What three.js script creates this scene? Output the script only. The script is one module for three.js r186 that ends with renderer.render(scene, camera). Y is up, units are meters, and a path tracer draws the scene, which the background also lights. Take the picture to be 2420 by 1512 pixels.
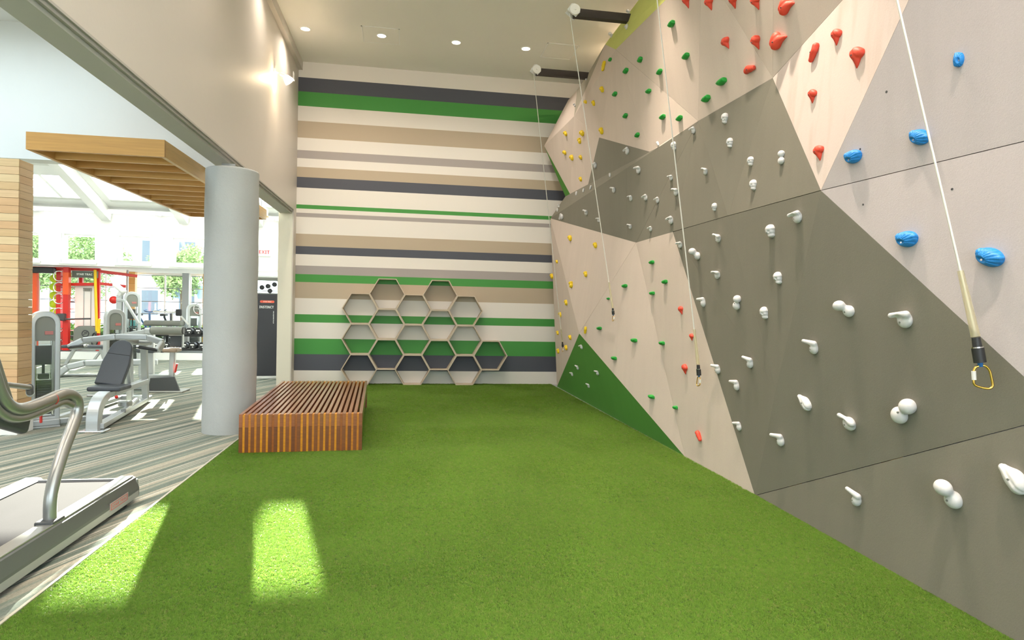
import * as THREE from 'three';
import { RoundedBoxGeometry } from 'three/addons/geometries/RoundedBoxGeometry.js';
import { MarchingCubes } from 'three/addons/objects/MarchingCubes.js';
import { mergeGeometries, mergeVertices } from 'three/addons/utils/BufferGeometryUtils.js';
import { RectAreaLightUniformsLib } from 'three/addons/lights/RectAreaLightUniformsLib.js';

// ---------------------------------------------------------------- camera, sky, sun, exposure
const scene = new THREE.Scene();
const camera = new THREE.PerspectiveCamera(53.601, 2420 / 1512, 0.05, 200);
camera.position.set(0, 1.6, 0);
camera.up.set(-0.0188, 0.9996, -0.0201);
camera.lookAt(0.16237, 1.6 - 0.01683, -0.98658);
const renderer = new THREE.WebGLRenderer({ antialias: true });
renderer.toneMapping = THREE.LinearToneMapping;
renderer.toneMappingExposure = 1.22;
renderer.shadowMap.enabled = true;
RectAreaLightUniformsLib.init();
const SKY = 4.4;
scene.background = new THREE.Color(0.80, 0.91, 1.0);
scene.backgroundIntensity = SKY;
const sun = new THREE.DirectionalLight(new THREE.Color(1.0, 0.95, 0.80), 56);
sun.position.set(-0.223 * 40, 0.343 * 40, -40);      // low sun behind the gym, 19 degrees up
sun.target.position.set(0, 0, 0);
sun.castShadow = true;
sun.shadow.mapSize.set(4096, 4096);
Object.assign(sun.shadow.camera, { left: -22, right: 22, top: 16, bottom: -16, near: 1, far: 90 });
scene.add(sun, sun.target);
const LAMP = 10.5;             // candela of one ceiling downlight
const WARM = new THREE.Color(1.0, 0.875, 0.73);
const ACCENT = new THREE.Color(1.0, 0.84, 0.66);   // the narrow downlights close to the climbing wall
const SCONCE = 3.2;          // candela of one wall spotlight's glass shade

// ---------------------------------------------------------------- helpers
let seed = 20240607;
const rnd = () => { seed = (seed + 0x6D2B79F5) | 0; let t = Math.imul(seed ^ (seed >>> 15), 1 | seed); t = (t + Math.imul(t ^ (t >>> 7), 61 | t)) ^ t; return ((t ^ (t >>> 14)) >>> 0) / 4294967296; };
const R = (a, b) => a + (b - a) * rnd();
const V3 = (a) => new THREE.Vector3(...a);
const used = {};
function numbered(n) { if (!(n in used)) { used[n] = 0; return n; } used[n]++; return n + '_' + String(used[n]).padStart(3, '0'); }
function thing(name, label, category, pos = [0, 0, 0], turn = 0, group) {
  const o = new THREE.Group(); o.name = numbered(name); scene.add(o);
  o.position.set(...pos); o.rotation.y = turn;
  o.userData = { label, category }; if (group) o.userData.group = group;
  return o;
}
function prep(g) {
  g = g.index ? g.toNonIndexed() : g;
  if (!g.attributes.normal) g.computeVertexNormals();
  for (const k of Object.keys(g.attributes)) if (!['position', 'normal', 'uv'].includes(k)) g.deleteAttribute(k);
  boxUV(g);
  return g;
}
function boxUV(g) {           // uv in metres, u along the longest side of each face
  const p = g.attributes.position, n = g.attributes.normal, uv = new Float32Array(p.count * 2);
  for (let i = 0; i < p.count; i += 3) {
    const ax = Math.abs(n.getX(i) + n.getX(i + 1) + n.getX(i + 2)), ay = Math.abs(n.getY(i) + n.getY(i + 1) + n.getY(i + 2)), az = Math.abs(n.getZ(i) + n.getZ(i + 1) + n.getZ(i + 2));
    for (let k = i; k < i + 3; k++) {
      const x = p.getX(k), y = p.getY(k), z = p.getZ(k);
      let u, v;
      if (ay >= ax && ay >= az) { u = x; v = z; } else if (ax >= az) { u = z; v = y; } else { u = x; v = y; }
      uv[k * 2] = u; uv[k * 2 + 1] = v;
    }
  }
  g.setAttribute('uv', new THREE.BufferAttribute(uv, 2));
}
function swapUV(g) { const a = g.attributes.uv; for (let i = 0; i < a.count; i++) { const u = a.getX(i); a.setXY(i, a.getY(i), u); } return g; }
function mesh(name, geos, mat, parent, label) {
  const list = (Array.isArray(geos) ? geos : [geos]).map(prep);
  const g = list.length > 1 ? mergeGeometries(list) : list[0];
  const m = new THREE.Mesh(g, mat);
  m.name = parent === undefined || parent === scene ? numbered(name) : name;
  m.castShadow = m.receiveShadow = true;
  (parent ?? scene).add(m);
  if (label) m.userData.label = label;
  return m;
}
function single(name, geos, mat, label, category, group) { const m = mesh(name, geos, mat, scene); m.userData = { label, category }; if (group) m.userData.group = group; return m; }
function struct(name, geos, mat) { const m = mesh(name, geos, mat, scene); m.userData.kind = 'structure'; return m; }
function structGroup(name) { const o = new THREE.Group(); o.name = numbered(name); o.userData.kind = 'structure'; scene.add(o); return o; }
const box = (x0, x1, y0, y1, z0, z1) => new THREE.BoxGeometry(x1 - x0, y1 - y0, z1 - z0).translate((x0 + x1) / 2, (y0 + y1) / 2, (z0 + z1) / 2);
const rbox = (w, h, d, x, y, z, r = 0.008, s = 2) => new RoundedBoxGeometry(w, h, d, s, Math.min(r, w / 2.05, h / 2.05, d / 2.05)).translate(x, y, z);
function rod(a, b, r, r2 = r, seg = 12) {
  const A = V3(a), B = V3(b), d = B.clone().sub(A), L = d.length();
  const g = new THREE.CylinderGeometry(r2, r, L, seg, 1);
  g.applyQuaternion(new THREE.Quaternion().setFromUnitVectors(new THREE.Vector3(0, 1, 0), d.normalize()));
  return g.translate(...A.add(B).multiplyScalar(0.5).toArray());
}
function bar(a, b, w, h, r = 0.01) {    // rectangular section bar from a to b
  const A = V3(a), B = V3(b), d = B.clone().sub(A), L = d.length(); d.normalize();
  const up = Math.abs(d.y) > 0.95 ? new THREE.Vector3(0, 0, 1) : new THREE.Vector3(0, 1, 0), x = up.clone().cross(d).normalize(), y = d.clone().cross(x);
  const g = new RoundedBoxGeometry(w, h, L, 2, Math.min(r, w / 2.05, h / 2.05));
  g.applyMatrix4(new THREE.Matrix4().makeBasis(x, y, d));
  return g.translate(...A.add(B).multiplyScalar(0.5).toArray());
}
const tube = (pts, r, seg = 40, rad = 12, closed = false) => new THREE.TubeGeometry(new THREE.CatmullRomCurve3(pts.map(V3), closed, 'catmullrom', 0.5), seg, r, rad, closed);
const ball = (x, y, z, r, s = 16) => new THREE.SphereGeometry(r, s, Math.max(6, s * 0.7 | 0)).translate(x, y, z);
function ext(pts, depth, bevel = 0.004) {
  const s = new THREE.Shape(); pts.forEach(([x, y], i) => (i ? s.lineTo(x, y) : s.moveTo(x, y))); s.closePath();
  return new THREE.ExtrudeGeometry(s, { depth, bevelEnabled: bevel > 0, bevelThickness: bevel, bevelSize: bevel, bevelSegments: 2, curveSegments: 16 });
}

// ---------------------------------------------------------------- textures
const P2 = new Uint16Array(65536); for (let i = 0; i < 65536; i++) P2[i] = (rnd() * 65536) | 0;
const lat = (x, y, s) => P2[(P2[(P2[x & 65535] + y * 57) & 65535] + s * 131) & 65535] / 65535;
function vnoise(x, y, px, py, s) {        // tiling value noise, period px, py
  const x0 = Math.floor(x), y0 = Math.floor(y), fx = x - x0, fy = y - y0, u = fx * fx * (3 - 2 * fx), v = fy * fy * (3 - 2 * fy);
  const m = (a, n) => ((a % n) + n) % n, A = lat(m(x0, px), m(y0, py), s), B = lat(m(x0 + 1, px), m(y0, py), s), C = lat(m(x0, px), m(y0 + 1, py), s), D = lat(m(x0 + 1, px), m(y0 + 1, py), s);
  return A + (B - A) * u + (C - A) * v + (A - B - C + D) * u * v;
}
function fbm(u, v, fx, fy, oct, s) { let a = 0, w = 0.5, t = 0; for (let i = 0; i < oct; i++) { a += w * vnoise(u * fx, v * fy, fx, fy, s + i); t += w; w *= 0.5; fx *= 2; fy *= 2; } return a / t; }
function tex(w, h, fn, srgb, repeat) {     // fn(u, v) -> [r, g, b] 0..1 or a number
  const d = new Uint8Array(w * h * 4);
  for (let j = 0; j < h; j++) for (let i = 0; i < w; i++) {
    const c = fn((i + 0.5) / w, (j + 0.5) / h), k = (j * w + i) * 4, a = typeof c === 'number' ? [c, c, c] : c;
    for (let q = 0; q < 3; q++) d[k + q] = Math.max(0, Math.min(255, Math.round(a[q] * 255))); d[k + 3] = 255;
  }
  const t = new THREE.DataTexture(d, w, h, THREE.RGBAFormat); t.magFilter = THREE.LinearFilter; t.minFilter = THREE.LinearMipmapLinearFilter; t.generateMipmaps = true;
  t.wrapS = t.wrapT = THREE.RepeatWrapping; if (srgb) t.colorSpace = THREE.SRGBColorSpace; if (repeat) t.repeat.set(...repeat); t.needsUpdate = true;
  return t;
}
const plasterBump = tex(512, 512, (u, v) => fbm(u, v, 40, 40, 4, 3), false, [0.7, 0.7]);
const plasterTone = tex(512, 512, (u, v) => { const a = 0.965 + 0.035 * fbm(u, v, 5, 5, 4, 11); return [a, a, a]; }, false, [0.3, 0.3]);
const gritBump = tex(512, 512, (u, v) => 0.55 * rnd() + 0.45 * fbm(u, v, 90, 90, 2, 5), false, [1.6, 1.6]);
// painted plywood: sand grain, faint roller clouds, and rubbed streaks
const gritTone = tex(1024, 1024, (u, v) => {
  const cloud = fbm(u, v, 4, 4, 4, 21), streak = fbm(u, v, 30, 3, 3, 27), g = rnd();
  let a = 0.87 + 0.08 * (cloud - 0.5) + 0.05 * (streak - 0.5) + 0.10 * (g - 0.5) + 0.06;
  return [a, a, a];
}, false, [0.4, 0.4]);
const scuffTone = tex(1024, 1024, (u, v) => {
  const wob = fbm(u, v, 5, 5, 3, 41), s = fbm(u, v, 22, 4, 4, 43), g = rnd();
  const scuff = Math.max(0, s - 0.52) * 1.3 * wob; const a = 0.95 + 0.07 * (g - 0.5);
  return [a - scuff * 0.35, a - scuff * 0.5, a - scuff * 0.62];
}, false, [0.4, 0.4]);
const concTone = tex(512, 512, (u, v) => { const a = 0.78 + 0.26 * fbm(u, v, 3, 3, 5, 131) + 0.05 * (rnd() - 0.5); return [a, a, a * 1.005]; }, false, [0.55, 0.35]);
const oakTex = [0, 1].map((k) => tex(512, 256, (u, v) => {
  const g = fbm(u, v, 3, 34, 4, 51 + k * 7), fine = fbm(u, v, 10, 160, 2, 57 + k * 7);
  const a = 0.80 + 0.20 * g + 0.10 * (fine - 0.5);
  return [a, a * (0.965 + 0.035 * g), a * (0.93 + 0.06 * g)];
}, false, [0.9, 1.6]));
const ipeTex = tex(512, 256, (u, v) => {
  const g = fbm(u, v, 4, 40, 4, 71), f = fbm(u, v, 12, 140, 2, 77), a = 0.72 + 0.36 * g + 0.18 * (f - 0.5);
  return [a, a * (0.9 + 0.1 * g), a * (0.86 + 0.12 * g)];
}, false, [0.8, 2.2]);
const leather = tex(256, 256, (u, v) => fbm(u, v, 40, 40, 3, 81), false, [4, 4]);
const beltTone = tex(512, 512, (u, v) => { const a = 0.8 + 0.22 * fbm(u, v, 6, 2, 3, 85) + 0.12 * (rnd() - 0.5); return [a, a, a]; }, false, [0.6, 0.6]);
const brushed = tex(512, 64, (u, v) => 0.5 + 0.5 * fbm(u, v, 3, 32, 2, 91), false, [1, 1]);

// ---------------------------------------------------------------- materials
const std = (o) => new THREE.MeshStandardMaterial(o), phys = (o) => new THREE.MeshPhysicalMaterial(o);
const lin = (r, g, b) => new THREE.Color().setRGB(r, g, b);
const paint = (r, g, b, o = {}) => std({ color: lin(r, g, b), roughness: 0.75, map: plasterTone, bumpMap: plasterBump, bumpScale: 0.0006, ...o });
const M = {
  white: paint(0.80, 0.78, 0.74), ceiling: paint(0.85, 0.835, 0.79), taupe: paint(0.60, 0.555, 0.515, { roughness: 0.5 }), cream: paint(0.72, 0.69, 0.60), soffit: paint(0.45, 0.45, 0.41), gymWhite: paint(0.78, 0.79, 0.78),
  concrete: std({ color: lin(0.42, 0.435, 0.435), roughness: 0.6, map: concTone, bumpMap: plasterBump, bumpScale: 0.002 }),
  pale: phys({ color: lin(0.62, 0.53, 0.48), roughness: 0.85, specularIntensity: 0.45, map: gritTone, bumpMap: gritBump, bumpScale: 0.0007 }),
  pink: phys({ color: lin(0.66, 0.565, 0.54), roughness: 0.85, specularIntensity: 0.45, map: scuffTone, bumpMap: gritBump, bumpScale: 0.0007 }),
  pink2: phys({ color: lin(0.495, 0.45, 0.47), roughness: 0.85, specularIntensity: 0.45, map: gritTone, bumpMap: gritBump, bumpScale: 0.0007 }),
  dark: phys({ color: lin(0.215, 0.203, 0.170), roughness: 0.85, specularIntensity: 0.45, map: gritTone, bumpMap: gritBump, bumpScale: 0.0007 }),
  green: phys({ color: lin(0.090, 0.270, 0.050), roughness: 0.85, specularIntensity: 0.45, map: gritTone, bumpMap: gritBump, bumpScale: 0.0007 }),
  lime: phys({ color: lin(0.60, 0.64, 0.20), roughness: 0.85, specularIntensity: 0.45, map: gritTone, bumpMap: gritBump, bumpScale: 0.0007 }),
  sliver: phys({ color: lin(0.36, 0.33, 0.27), roughness: 0.85, specularIntensity: 0.45, map: gritTone, bumpMap: gritBump, bumpScale: 0.0007 }),
  hold: { white: std({ color: lin(0.62, 0.61, 0.63), roughness: 0.55 }), green: std({ color: lin(0.014, 0.33, 0.04), roughness: 0.5 }), yellow: std({ color: lin(0.80, 0.56, 0.006), roughness: 0.5 }), red: std({ color: lin(0.72, 0.065, 0.035), roughness: 0.55 }), blue: std({ color: lin(0.012, 0.22, 0.62), roughness: 0.5 }) },
  steel: std({ color: lin(0.62, 0.62, 0.61), metalness: 1, roughness: 0.28, bumpMap: brushed, bumpScale: 0.0001 }), silver: std({ color: lin(0.46, 0.48, 0.49), metalness: 0.55, roughness: 0.36 }), mill: std({ color: lin(0.12, 0.13, 0.13), metalness: 0.3, roughness: 0.5 }), millTrim: std({ color: lin(0.34, 0.35, 0.34), metalness: 0.3, roughness: 0.4 }), pewter: std({ color: lin(0.36, 0.36, 0.35), metalness: 0.7, roughness: 0.32 }),
  chrome: std({ color: lin(0.8, 0.8, 0.8), metalness: 1, roughness: 0.12 }), gold: std({ color: lin(0.85, 0.52, 0.12), metalness: 1, roughness: 0.25 }),
  black: std({ color: lin(0.02, 0.02, 0.022), roughness: 0.45 }), charcoal: std({ color: lin(0.055, 0.058, 0.062), roughness: 0.5 }), darkBeam: std({ color: lin(0.035, 0.026, 0.025), roughness: 0.6, bumpMap: gritBump, bumpScale: 0.0005 }),
  pad: std({ color: lin(0.060, 0.068, 0.082), roughness: 0.5, bumpMap: leather, bumpScale: 0.0008 }), greyPlastic: std({ color: lin(0.20, 0.21, 0.19), roughness: 0.5 }), lightPlastic: std({ color: lin(0.70, 0.70, 0.69), roughness: 0.4 }),
  belt: phys({ color: lin(0.032, 0.030, 0.036), specularIntensity: 0.12, roughness: 0.95, map: beltTone }), whitePaint: std({ color: lin(0.86, 0.86, 0.85), roughness: 0.45 }), frame: std({ color: lin(0.82, 0.83, 0.82), roughness: 0.4 }),
  red: std({ color: lin(0.62, 0.022, 0.016), roughness: 0.35 }), orange: std({ color: lin(0.80, 0.10, 0.02), roughness: 0.35 }), yellowStrap: std({ color: lin(0.85, 0.55, 0.02), roughness: 0.7 }), limeBall: std({ color: lin(0.5, 0.75, 0.02), roughness: 0.55 }),
  teal: std({ color: lin(0.03, 0.28, 0.28), roughness: 0.5 }), blueSling: std({ color: lin(0.02, 0.14, 0.42), roughness: 0.7 }), rope: std({ color: lin(0.70, 0.69, 0.65), roughness: 0.8 }),
  sleeve: phys({ color: lin(0.93, 0.89, 0.74), roughness: 0.3, transmission: 0.85, thickness: 0, ior: 1.4, side: THREE.DoubleSide }),
  acrylic: phys({ color: lin(0.93, 0.95, 0.94), roughness: 0.08, transmission: 1, thickness: 0, ior: 1.45 }), pane: phys({ color: lin(0.97, 0.99, 0.98), roughness: 0.0, transmission: 1, thickness: 0, ior: 1.45, specularIntensity: 0.6 }),
  oak: [[0.70, 0.50, 0.28], [0.75, 0.56, 0.33], [0.66, 0.45, 0.24], [0.72, 0.50, 0.29], [0.68, 0.43, 0.23]].map((c, i) => std({ color: lin(...c), roughness: 0.5, map: oakTex[i % 2] })),
  canopy: [[0.66, 0.39, 0.13], [0.60, 0.33, 0.10], [0.70, 0.43, 0.15]].map((c, i) => std({ color: lin(...c), roughness: 0.45, map: oakTex[i % 2] })),
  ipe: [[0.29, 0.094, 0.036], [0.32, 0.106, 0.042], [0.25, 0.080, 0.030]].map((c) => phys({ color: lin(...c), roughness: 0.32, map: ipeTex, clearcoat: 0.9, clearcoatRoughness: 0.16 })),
  ipeLegShade: [[0.185, 0.056, 0.008], [0.205, 0.064, 0.010], [0.155, 0.045, 0.008]].map((c) => phys({ color: lin(...c), roughness: 0.42, map: ipeTex, clearcoat: 0.25, clearcoatRoughness: 0.2 })),  // same wood as the slats, darkened: front-leg shade put into the colour
  ipeOrange: [[0.60, 0.25, 0.006], [0.50, 0.185, 0.007], [0.30, 0.09, 0.008]].map((c) => phys({ color: lin(...c), roughness: 0.36, map: ipeTex, clearcoat: 0.2, clearcoatRoughness: 0.25 })),
  birch: [[0.62, 0.53, 0.43], [0.57, 0.485, 0.39]].map((c, i) => std({ color: lin(...c), roughness: 0.6, map: oakTex[i] })),
};
const glow = (r, g, b, k) => std({ color: lin(0.9, 0.9, 0.9), emissive: lin(r, g, b), emissiveIntensity: k, roughness: 0.5 });
function sign(w, h, draw, o = {}) {
  const c = document.createElement('canvas'); c.width = w; c.height = h; const x = c.getContext('2d'); draw(x, w, h);
  const t = new THREE.CanvasTexture(c); t.colorSpace = THREE.SRGBColorSpace; return std({ map: t, roughness: 0.45, ...o });
}
function face(name, w, h, mat, parent, pos, rot = [0, 0, 0], th = 0.004) {   // thin printed plate facing local +z, uv 0..1
  const g = new THREE.BoxGeometry(w, h, th); const m = new THREE.Mesh(g, mat); m.name = name; m.position.set(...pos); m.rotation.set(...rot); m.castShadow = m.receiveShadow = true; parent.add(m); return m;
}

// ---------------------------------------------------------------- the setting
// carpet: diagonal woven stripes in greys and sand
const carpetMap = (() => {
  const N = 1024, band = []; let x = 0, last = 0;
  const tones = [[0.46, 0.50, 0.47], [0.52, 0.56, 0.52], [0.64, 0.63, 0.58], [0.70, 0.68, 0.62], [0.57, 0.59, 0.55], [0.77, 0.75, 0.70], [0.49, 0.53, 0.50], [0.42, 0.45, 0.43]];
  while (x < N) { const w = 4 + (rnd() * rnd() * 46 | 0); let t; do { t = rnd() * tones.length | 0; } while (t === last); last = t; for (let k = 0; k < w && x < N; k++, x++) band[x] = tones[t]; }
  return tex(N, 256, (u, v) => { const b = band[(u * N) | 0], n = 0.80 + 0.28 * rnd() * 0.7 + 0.1 * (fbm(u, v, 40, 6, 2, 95) - 0.5); return [b[0] * n, b[1] * n, b[2] * n]; }, true, [1 / 1.9, 1]);
})();
carpetMap.rotation = Math.atan2(0.365, 0.931); carpetMap.repeat.set(1 / 1.9, 0.5);
M.carpet = phys({ map: carpetMap, roughness: 0.95, specularIntensity: 0.15, bumpMap: gritBump, bumpScale: 0.001 });
struct('floor', box(-12.2, -1.93, -0.2, 0, -18.9, 5.2), M.carpet);
struct('floor', box(-1.93, 4.3, -0.2, 0, -13.55, 5.2), M.concrete);
struct('floor', [box(-12.2, -2.53, -0.2, 0.19, -22.2, -18.72)], paint(0.46, 0.48, 0.47));
struct('trim', box(-12.2, -2.53, 0, 0.195, -18.74, -18.7), M.whitePaint).name = 'trim_1';
struct('trim', box(-1.948, -1.93, -0.1, 0.012, -8.05, 5), std({ color: lin(0.42, 0.39, 0.32), roughness: 0.5 })).name = 'trim_2';
struct('ceiling', box(-2.53, 4.3, 6.47, 6.75, -13.6, 5.3), M.ceiling);
// striped end wall: flat paint bands at their measured heights
const SW = [248, 233, 220], BE = [0.455, 0.37, 0.275], GY = [0.36, 0.325, 0.315], NV = [0.068, 0.072, 0.096], GN = [0.052, 0.275, 0.045], WH = [0.76, 0.715, 0.67];
const bands = [[6.158, WH], [5.876, NV], [5.588, GN], [5.29, WH], [4.954, BE], [4.704, WH], [4.543, GY], [4.37, WH], [4.166, BE], [3.955, NV], [3.613, WH], [3.536, GN], [3.449, WH], [3.368, GY], [3.029, WH], [2.78, BE], [2.619, NV], [2.391, WH], [2.219, GY], [2.06, GN], [1.735, BE], [1.41, WH], [1.248, GN], [0.92, WH], [0.603, GN], [0.274, NV], [-1, WH]];
const toS = (c) => (c <= 0.0031308 ? 12.92 * c : 1.055 * Math.pow(c, 1 / 2.4) - 0.055);
const bandTex = tex(16, 2048, (u, v) => { const y = v * 6.47; let c = WH; for (const [lo, col] of bands) if (y >= lo) { c = col; break; } return c.map(toS); }, true);
const bandAt = [];
{
  const m = struct('wall', box(-2.53, 4.3, 0, 6.47, -13.6, -13.3), std({ map: bandTex, roughness: 0.55, bumpMap: plasterBump, bumpScale: 0.0005 })); m.name = 'wall_back';
  const a = m.geometry.attributes.uv; for (let i = 0; i < a.count; i++) a.setY(i, a.getY(i) / 6.47);
}
struct('wall', [box(-2.53, -2.25, 3.46, 6.47, -13.3, 5.2)], M.taupe).name = 'wall_left';
struct('trim', [box(-2.51, -2.29, 3.39, 3.47, -13.0, 5.2)], M.soffit).name = 'trim_3';
struct('trim', [box(-2.292, -2.262, 3.425, 3.47, -13.0, 5.2), box(-2.27, -2.244, 3.455, 3.475, -13.0, 5.2)], std({ color: lin(0.42, 0.40, 0.37), roughness: 0.5 })).name = 'trim_4';
struct('wall', [box(-2.53, -2.27, 0, 3.46, -13.3, -13.0)], M.cream).name = 'wall_end_post';
struct('wall', [box(-2.272, -2.25, 0, 3.46, -13.3, -13.01)], M.taupe).name = 'wall_end_jamb';
struct('trim', [box(-2.25, -2.17, 6.30, 6.47, -13.3, -10.2), box(-2.25, -2.12, 6.28, 6.47, -10.2, -10.14)], M.taupe).name = 'trim_5';
struct('wall', [box(4.1, 4.3, 0, 6.47, -13.3, 0.2), box(4.1, 4.3, 0, 0.3, 0.2, 5.2), box(4.1, 4.3, 6.2, 6.47, 0.2, 5.2), box(4.1, 4.3, 0.3, 6.2, 4.8, 5.2)], M.white).name = 'wall_right';
// wall behind the camera: unseen wide glazed openings, added and sized for daylight inside
function framedWindow(n, x0, x1, y0, y1, z, t, cols, rows, mat = M.frame, w = 0.06) {
  const g = structGroup('window'); g.name = 'window_' + n;
  mesh('window_frame', [box(x0, x1, y0, y0 + w, z - t, z + t), box(x0, x1, y1 - w, y1, z - t, z + t), box(x0, x0 + w, y0 + w, y1 - w, z - t, z + t), box(x1 - w, x1, y0 + w, y1 - w, z - t, z + t)], mat, g);
  for (let i = 1; i < cols; i++) { const x = x0 + (x1 - x0) * i / cols; mesh('mullion', box(x - w / 2, x + w / 2, y0 + w, y1 - w, z - t, z + t), mat, g); }
  for (let j = 1; j < rows; j++) { const y = y0 + (y1 - y0) * j / rows; mesh('transom', box(x0 + w, x1 - w, y - w / 3, y + w / 3, z - t * 0.8, z + t * 0.8), mat, g); }
  for (let i = 0; i < cols; i++) { const a = x0 + (x1 - x0) * i / cols + w / 2, b = x0 + (x1 - x0) * (i + 1) / cols - w / 2; mesh('pane', box(a, b, y0 + w, y1 - w, z - 0.004, z + 0.004), M.pane, g); }
  return g;
}
const front = (x0, x1, y0, y1) => box(x0, x1, y0, y1, 5.0, 5.2);
struct('wall', [front(-2.53, -2.1, 0, 6.47), front(3.9, 4.3, 0, 6.47), front(-2.1, 3.9, 0, 0.3), front(-2.1, 3.9, 6.2, 6.47)], M.white).name = 'wall_front';
framedWindow(20, -2.1, 3.9, 0.3, 6.2, 5.1, 0.05, 3, 3);
{ const w = framedWindow(22, -2.3, 2.3, 0.3, 6.2, 0, 0.05, 3, 3); w.position.set(4.2, 0, 2.5); w.rotation.y = Math.PI / 2; }   // unseen side glazing, added to light the ceiling and left wall
struct('wall', [front(-12.2, -11, 0, 5.12), front(-3.2, -2.53, 0, 5.12), front(-11, -3.2, 0, 0.3), front(-11, -3.2, 2.6, 5.12)], M.gymWhite).name = 'wall_gym_front';
framedWindow(21, -11, -3.2, 0.3, 2.6, 5.1, 0.05, 5, 1);
// gym shell
struct('wall', [box(-12.2, -12, 0, 8, -22.2, 5.2)], M.gymWhite).name = 'wall_gym_left';
struct('wall', [box(-2.53, -2.31, 0, 7.9, -18.72, -13.6), box(-2.53, -2.31, 0.19, 2.52, -22.2, -18.72), box(-2.75, -2.53, 5.12, 7.9, -13.3, -9.05)], M.gymWhite).name = 'wall_gym_right';
struct('wall', [box(-12, -2.53, 3.39, 7.6, -9.3, -9.05)], M.gymWhite).name = 'wall_bulkhead';
// gym ceiling in front of the bulkhead, with two rooflights
{
  const y0 = 5.12, y1 = 5.4;
  struct('ceiling', [box(-12.2, -2.53, y0, y1, -9.05, -8.3), box(-12.2, -2.53, y0, y1, -4.8, 5.2), box(-12.2, -10.8, y0, y1, -8.3, -4.8), box(-3.6, -2.53, y0, y1, -8.3, -4.8)], M.gymWhite).name = 'ceiling_gym';
  let n = 30;
  for (const [a, b] of [[-8.3, -4.8]]) {
    const g = structGroup('window'); g.name = 'window_' + n++;
    for (let i = 0; i <= 6; i++) mesh('glazing_bar', box(-10.8 + 1.2 * i - 0.04, -10.8 + 1.2 * i + 0.04, y1 - 0.12, y1 + 0.02, a, b), M.frame, g);
    for (let i = 0; i < 6; i++) mesh('pane', box(-10.8 + 1.2 * i + 0.04, -9.6 + 1.2 * i - 0.04, y1 - 0.06, y1 - 0.05, a, b), M.pane, g);
  }
}
// sloping roof over the back of the gym: rooflight rows between deep rafters
{
  const slope = Math.atan(0.36), L = (z) => (z + 18.7) / Math.cos(slope);     // length along the slope from the far wall
  const roof = structGroup('roof'); roof.position.set(0, 4.03, -18.7); roof.rotation.x = -slope;
  const rows = [[-18.1, -17.08], [-16.55, -15.3], [-14.9, -13.6], [-13.2, -11.9]], bays = [[-11.65, -10.35], [-9.75, -8.36], [-7.75, -6.41], [-5.80, -4.44], [-3.98, -2.62]];
  const solid = (x0, x1, a, b) => box(x0, x1, 0, 0.22, L(a), L(b));
  const edges = [-19.0, ...rows.flat(), -9.02];
  for (let i = 0; i < edges.length; i += 2) mesh('roof_panel', solid(-12.2, -2.53, edges[i], edges[i + 1]), M.gymWhite, roof);
  const bx = [-12.2, ...bays.flat(), -2.53];
  for (const [a, b] of rows) {
    for (let i = 0; i < bx.length; i += 2) mesh('roof_panel', solid(bx[i], bx[i + 1], a, b), M.gymWhite, roof);
    for (const [x0, x1] of bays) {
      const m = x0 + (x1 - x0) * 0.62;
      mesh('glazing_bar', box(m - 0.035, m + 0.035, 0.0, 0.2, L(a), L(b)), M.frame, roof);
      mesh('pane', box(x0, m - 0.035, 0.15, 0.158, L(a), L(b)), M.pane, roof); mesh('pane', box(m + 0.035, x1, 0.15, 0.158, L(a), L(b)), M.pane, roof);
      mesh('sill', box(x0, x1, -0.015, 0.0, L(a) - 0.1, L(a)), std({ color: lin(0.62, 0.63, 0.60), roughness: 0.6 }), roof);
    }
  }
  for (const x of [-10.05, -8.05, -6.10, -4.15]) mesh('rafter', box(x - 0.11, x + 0.11, -0.30, 0.0, L(-18.72), L(-9.3)), M.gymWhite, roof);
}
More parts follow.
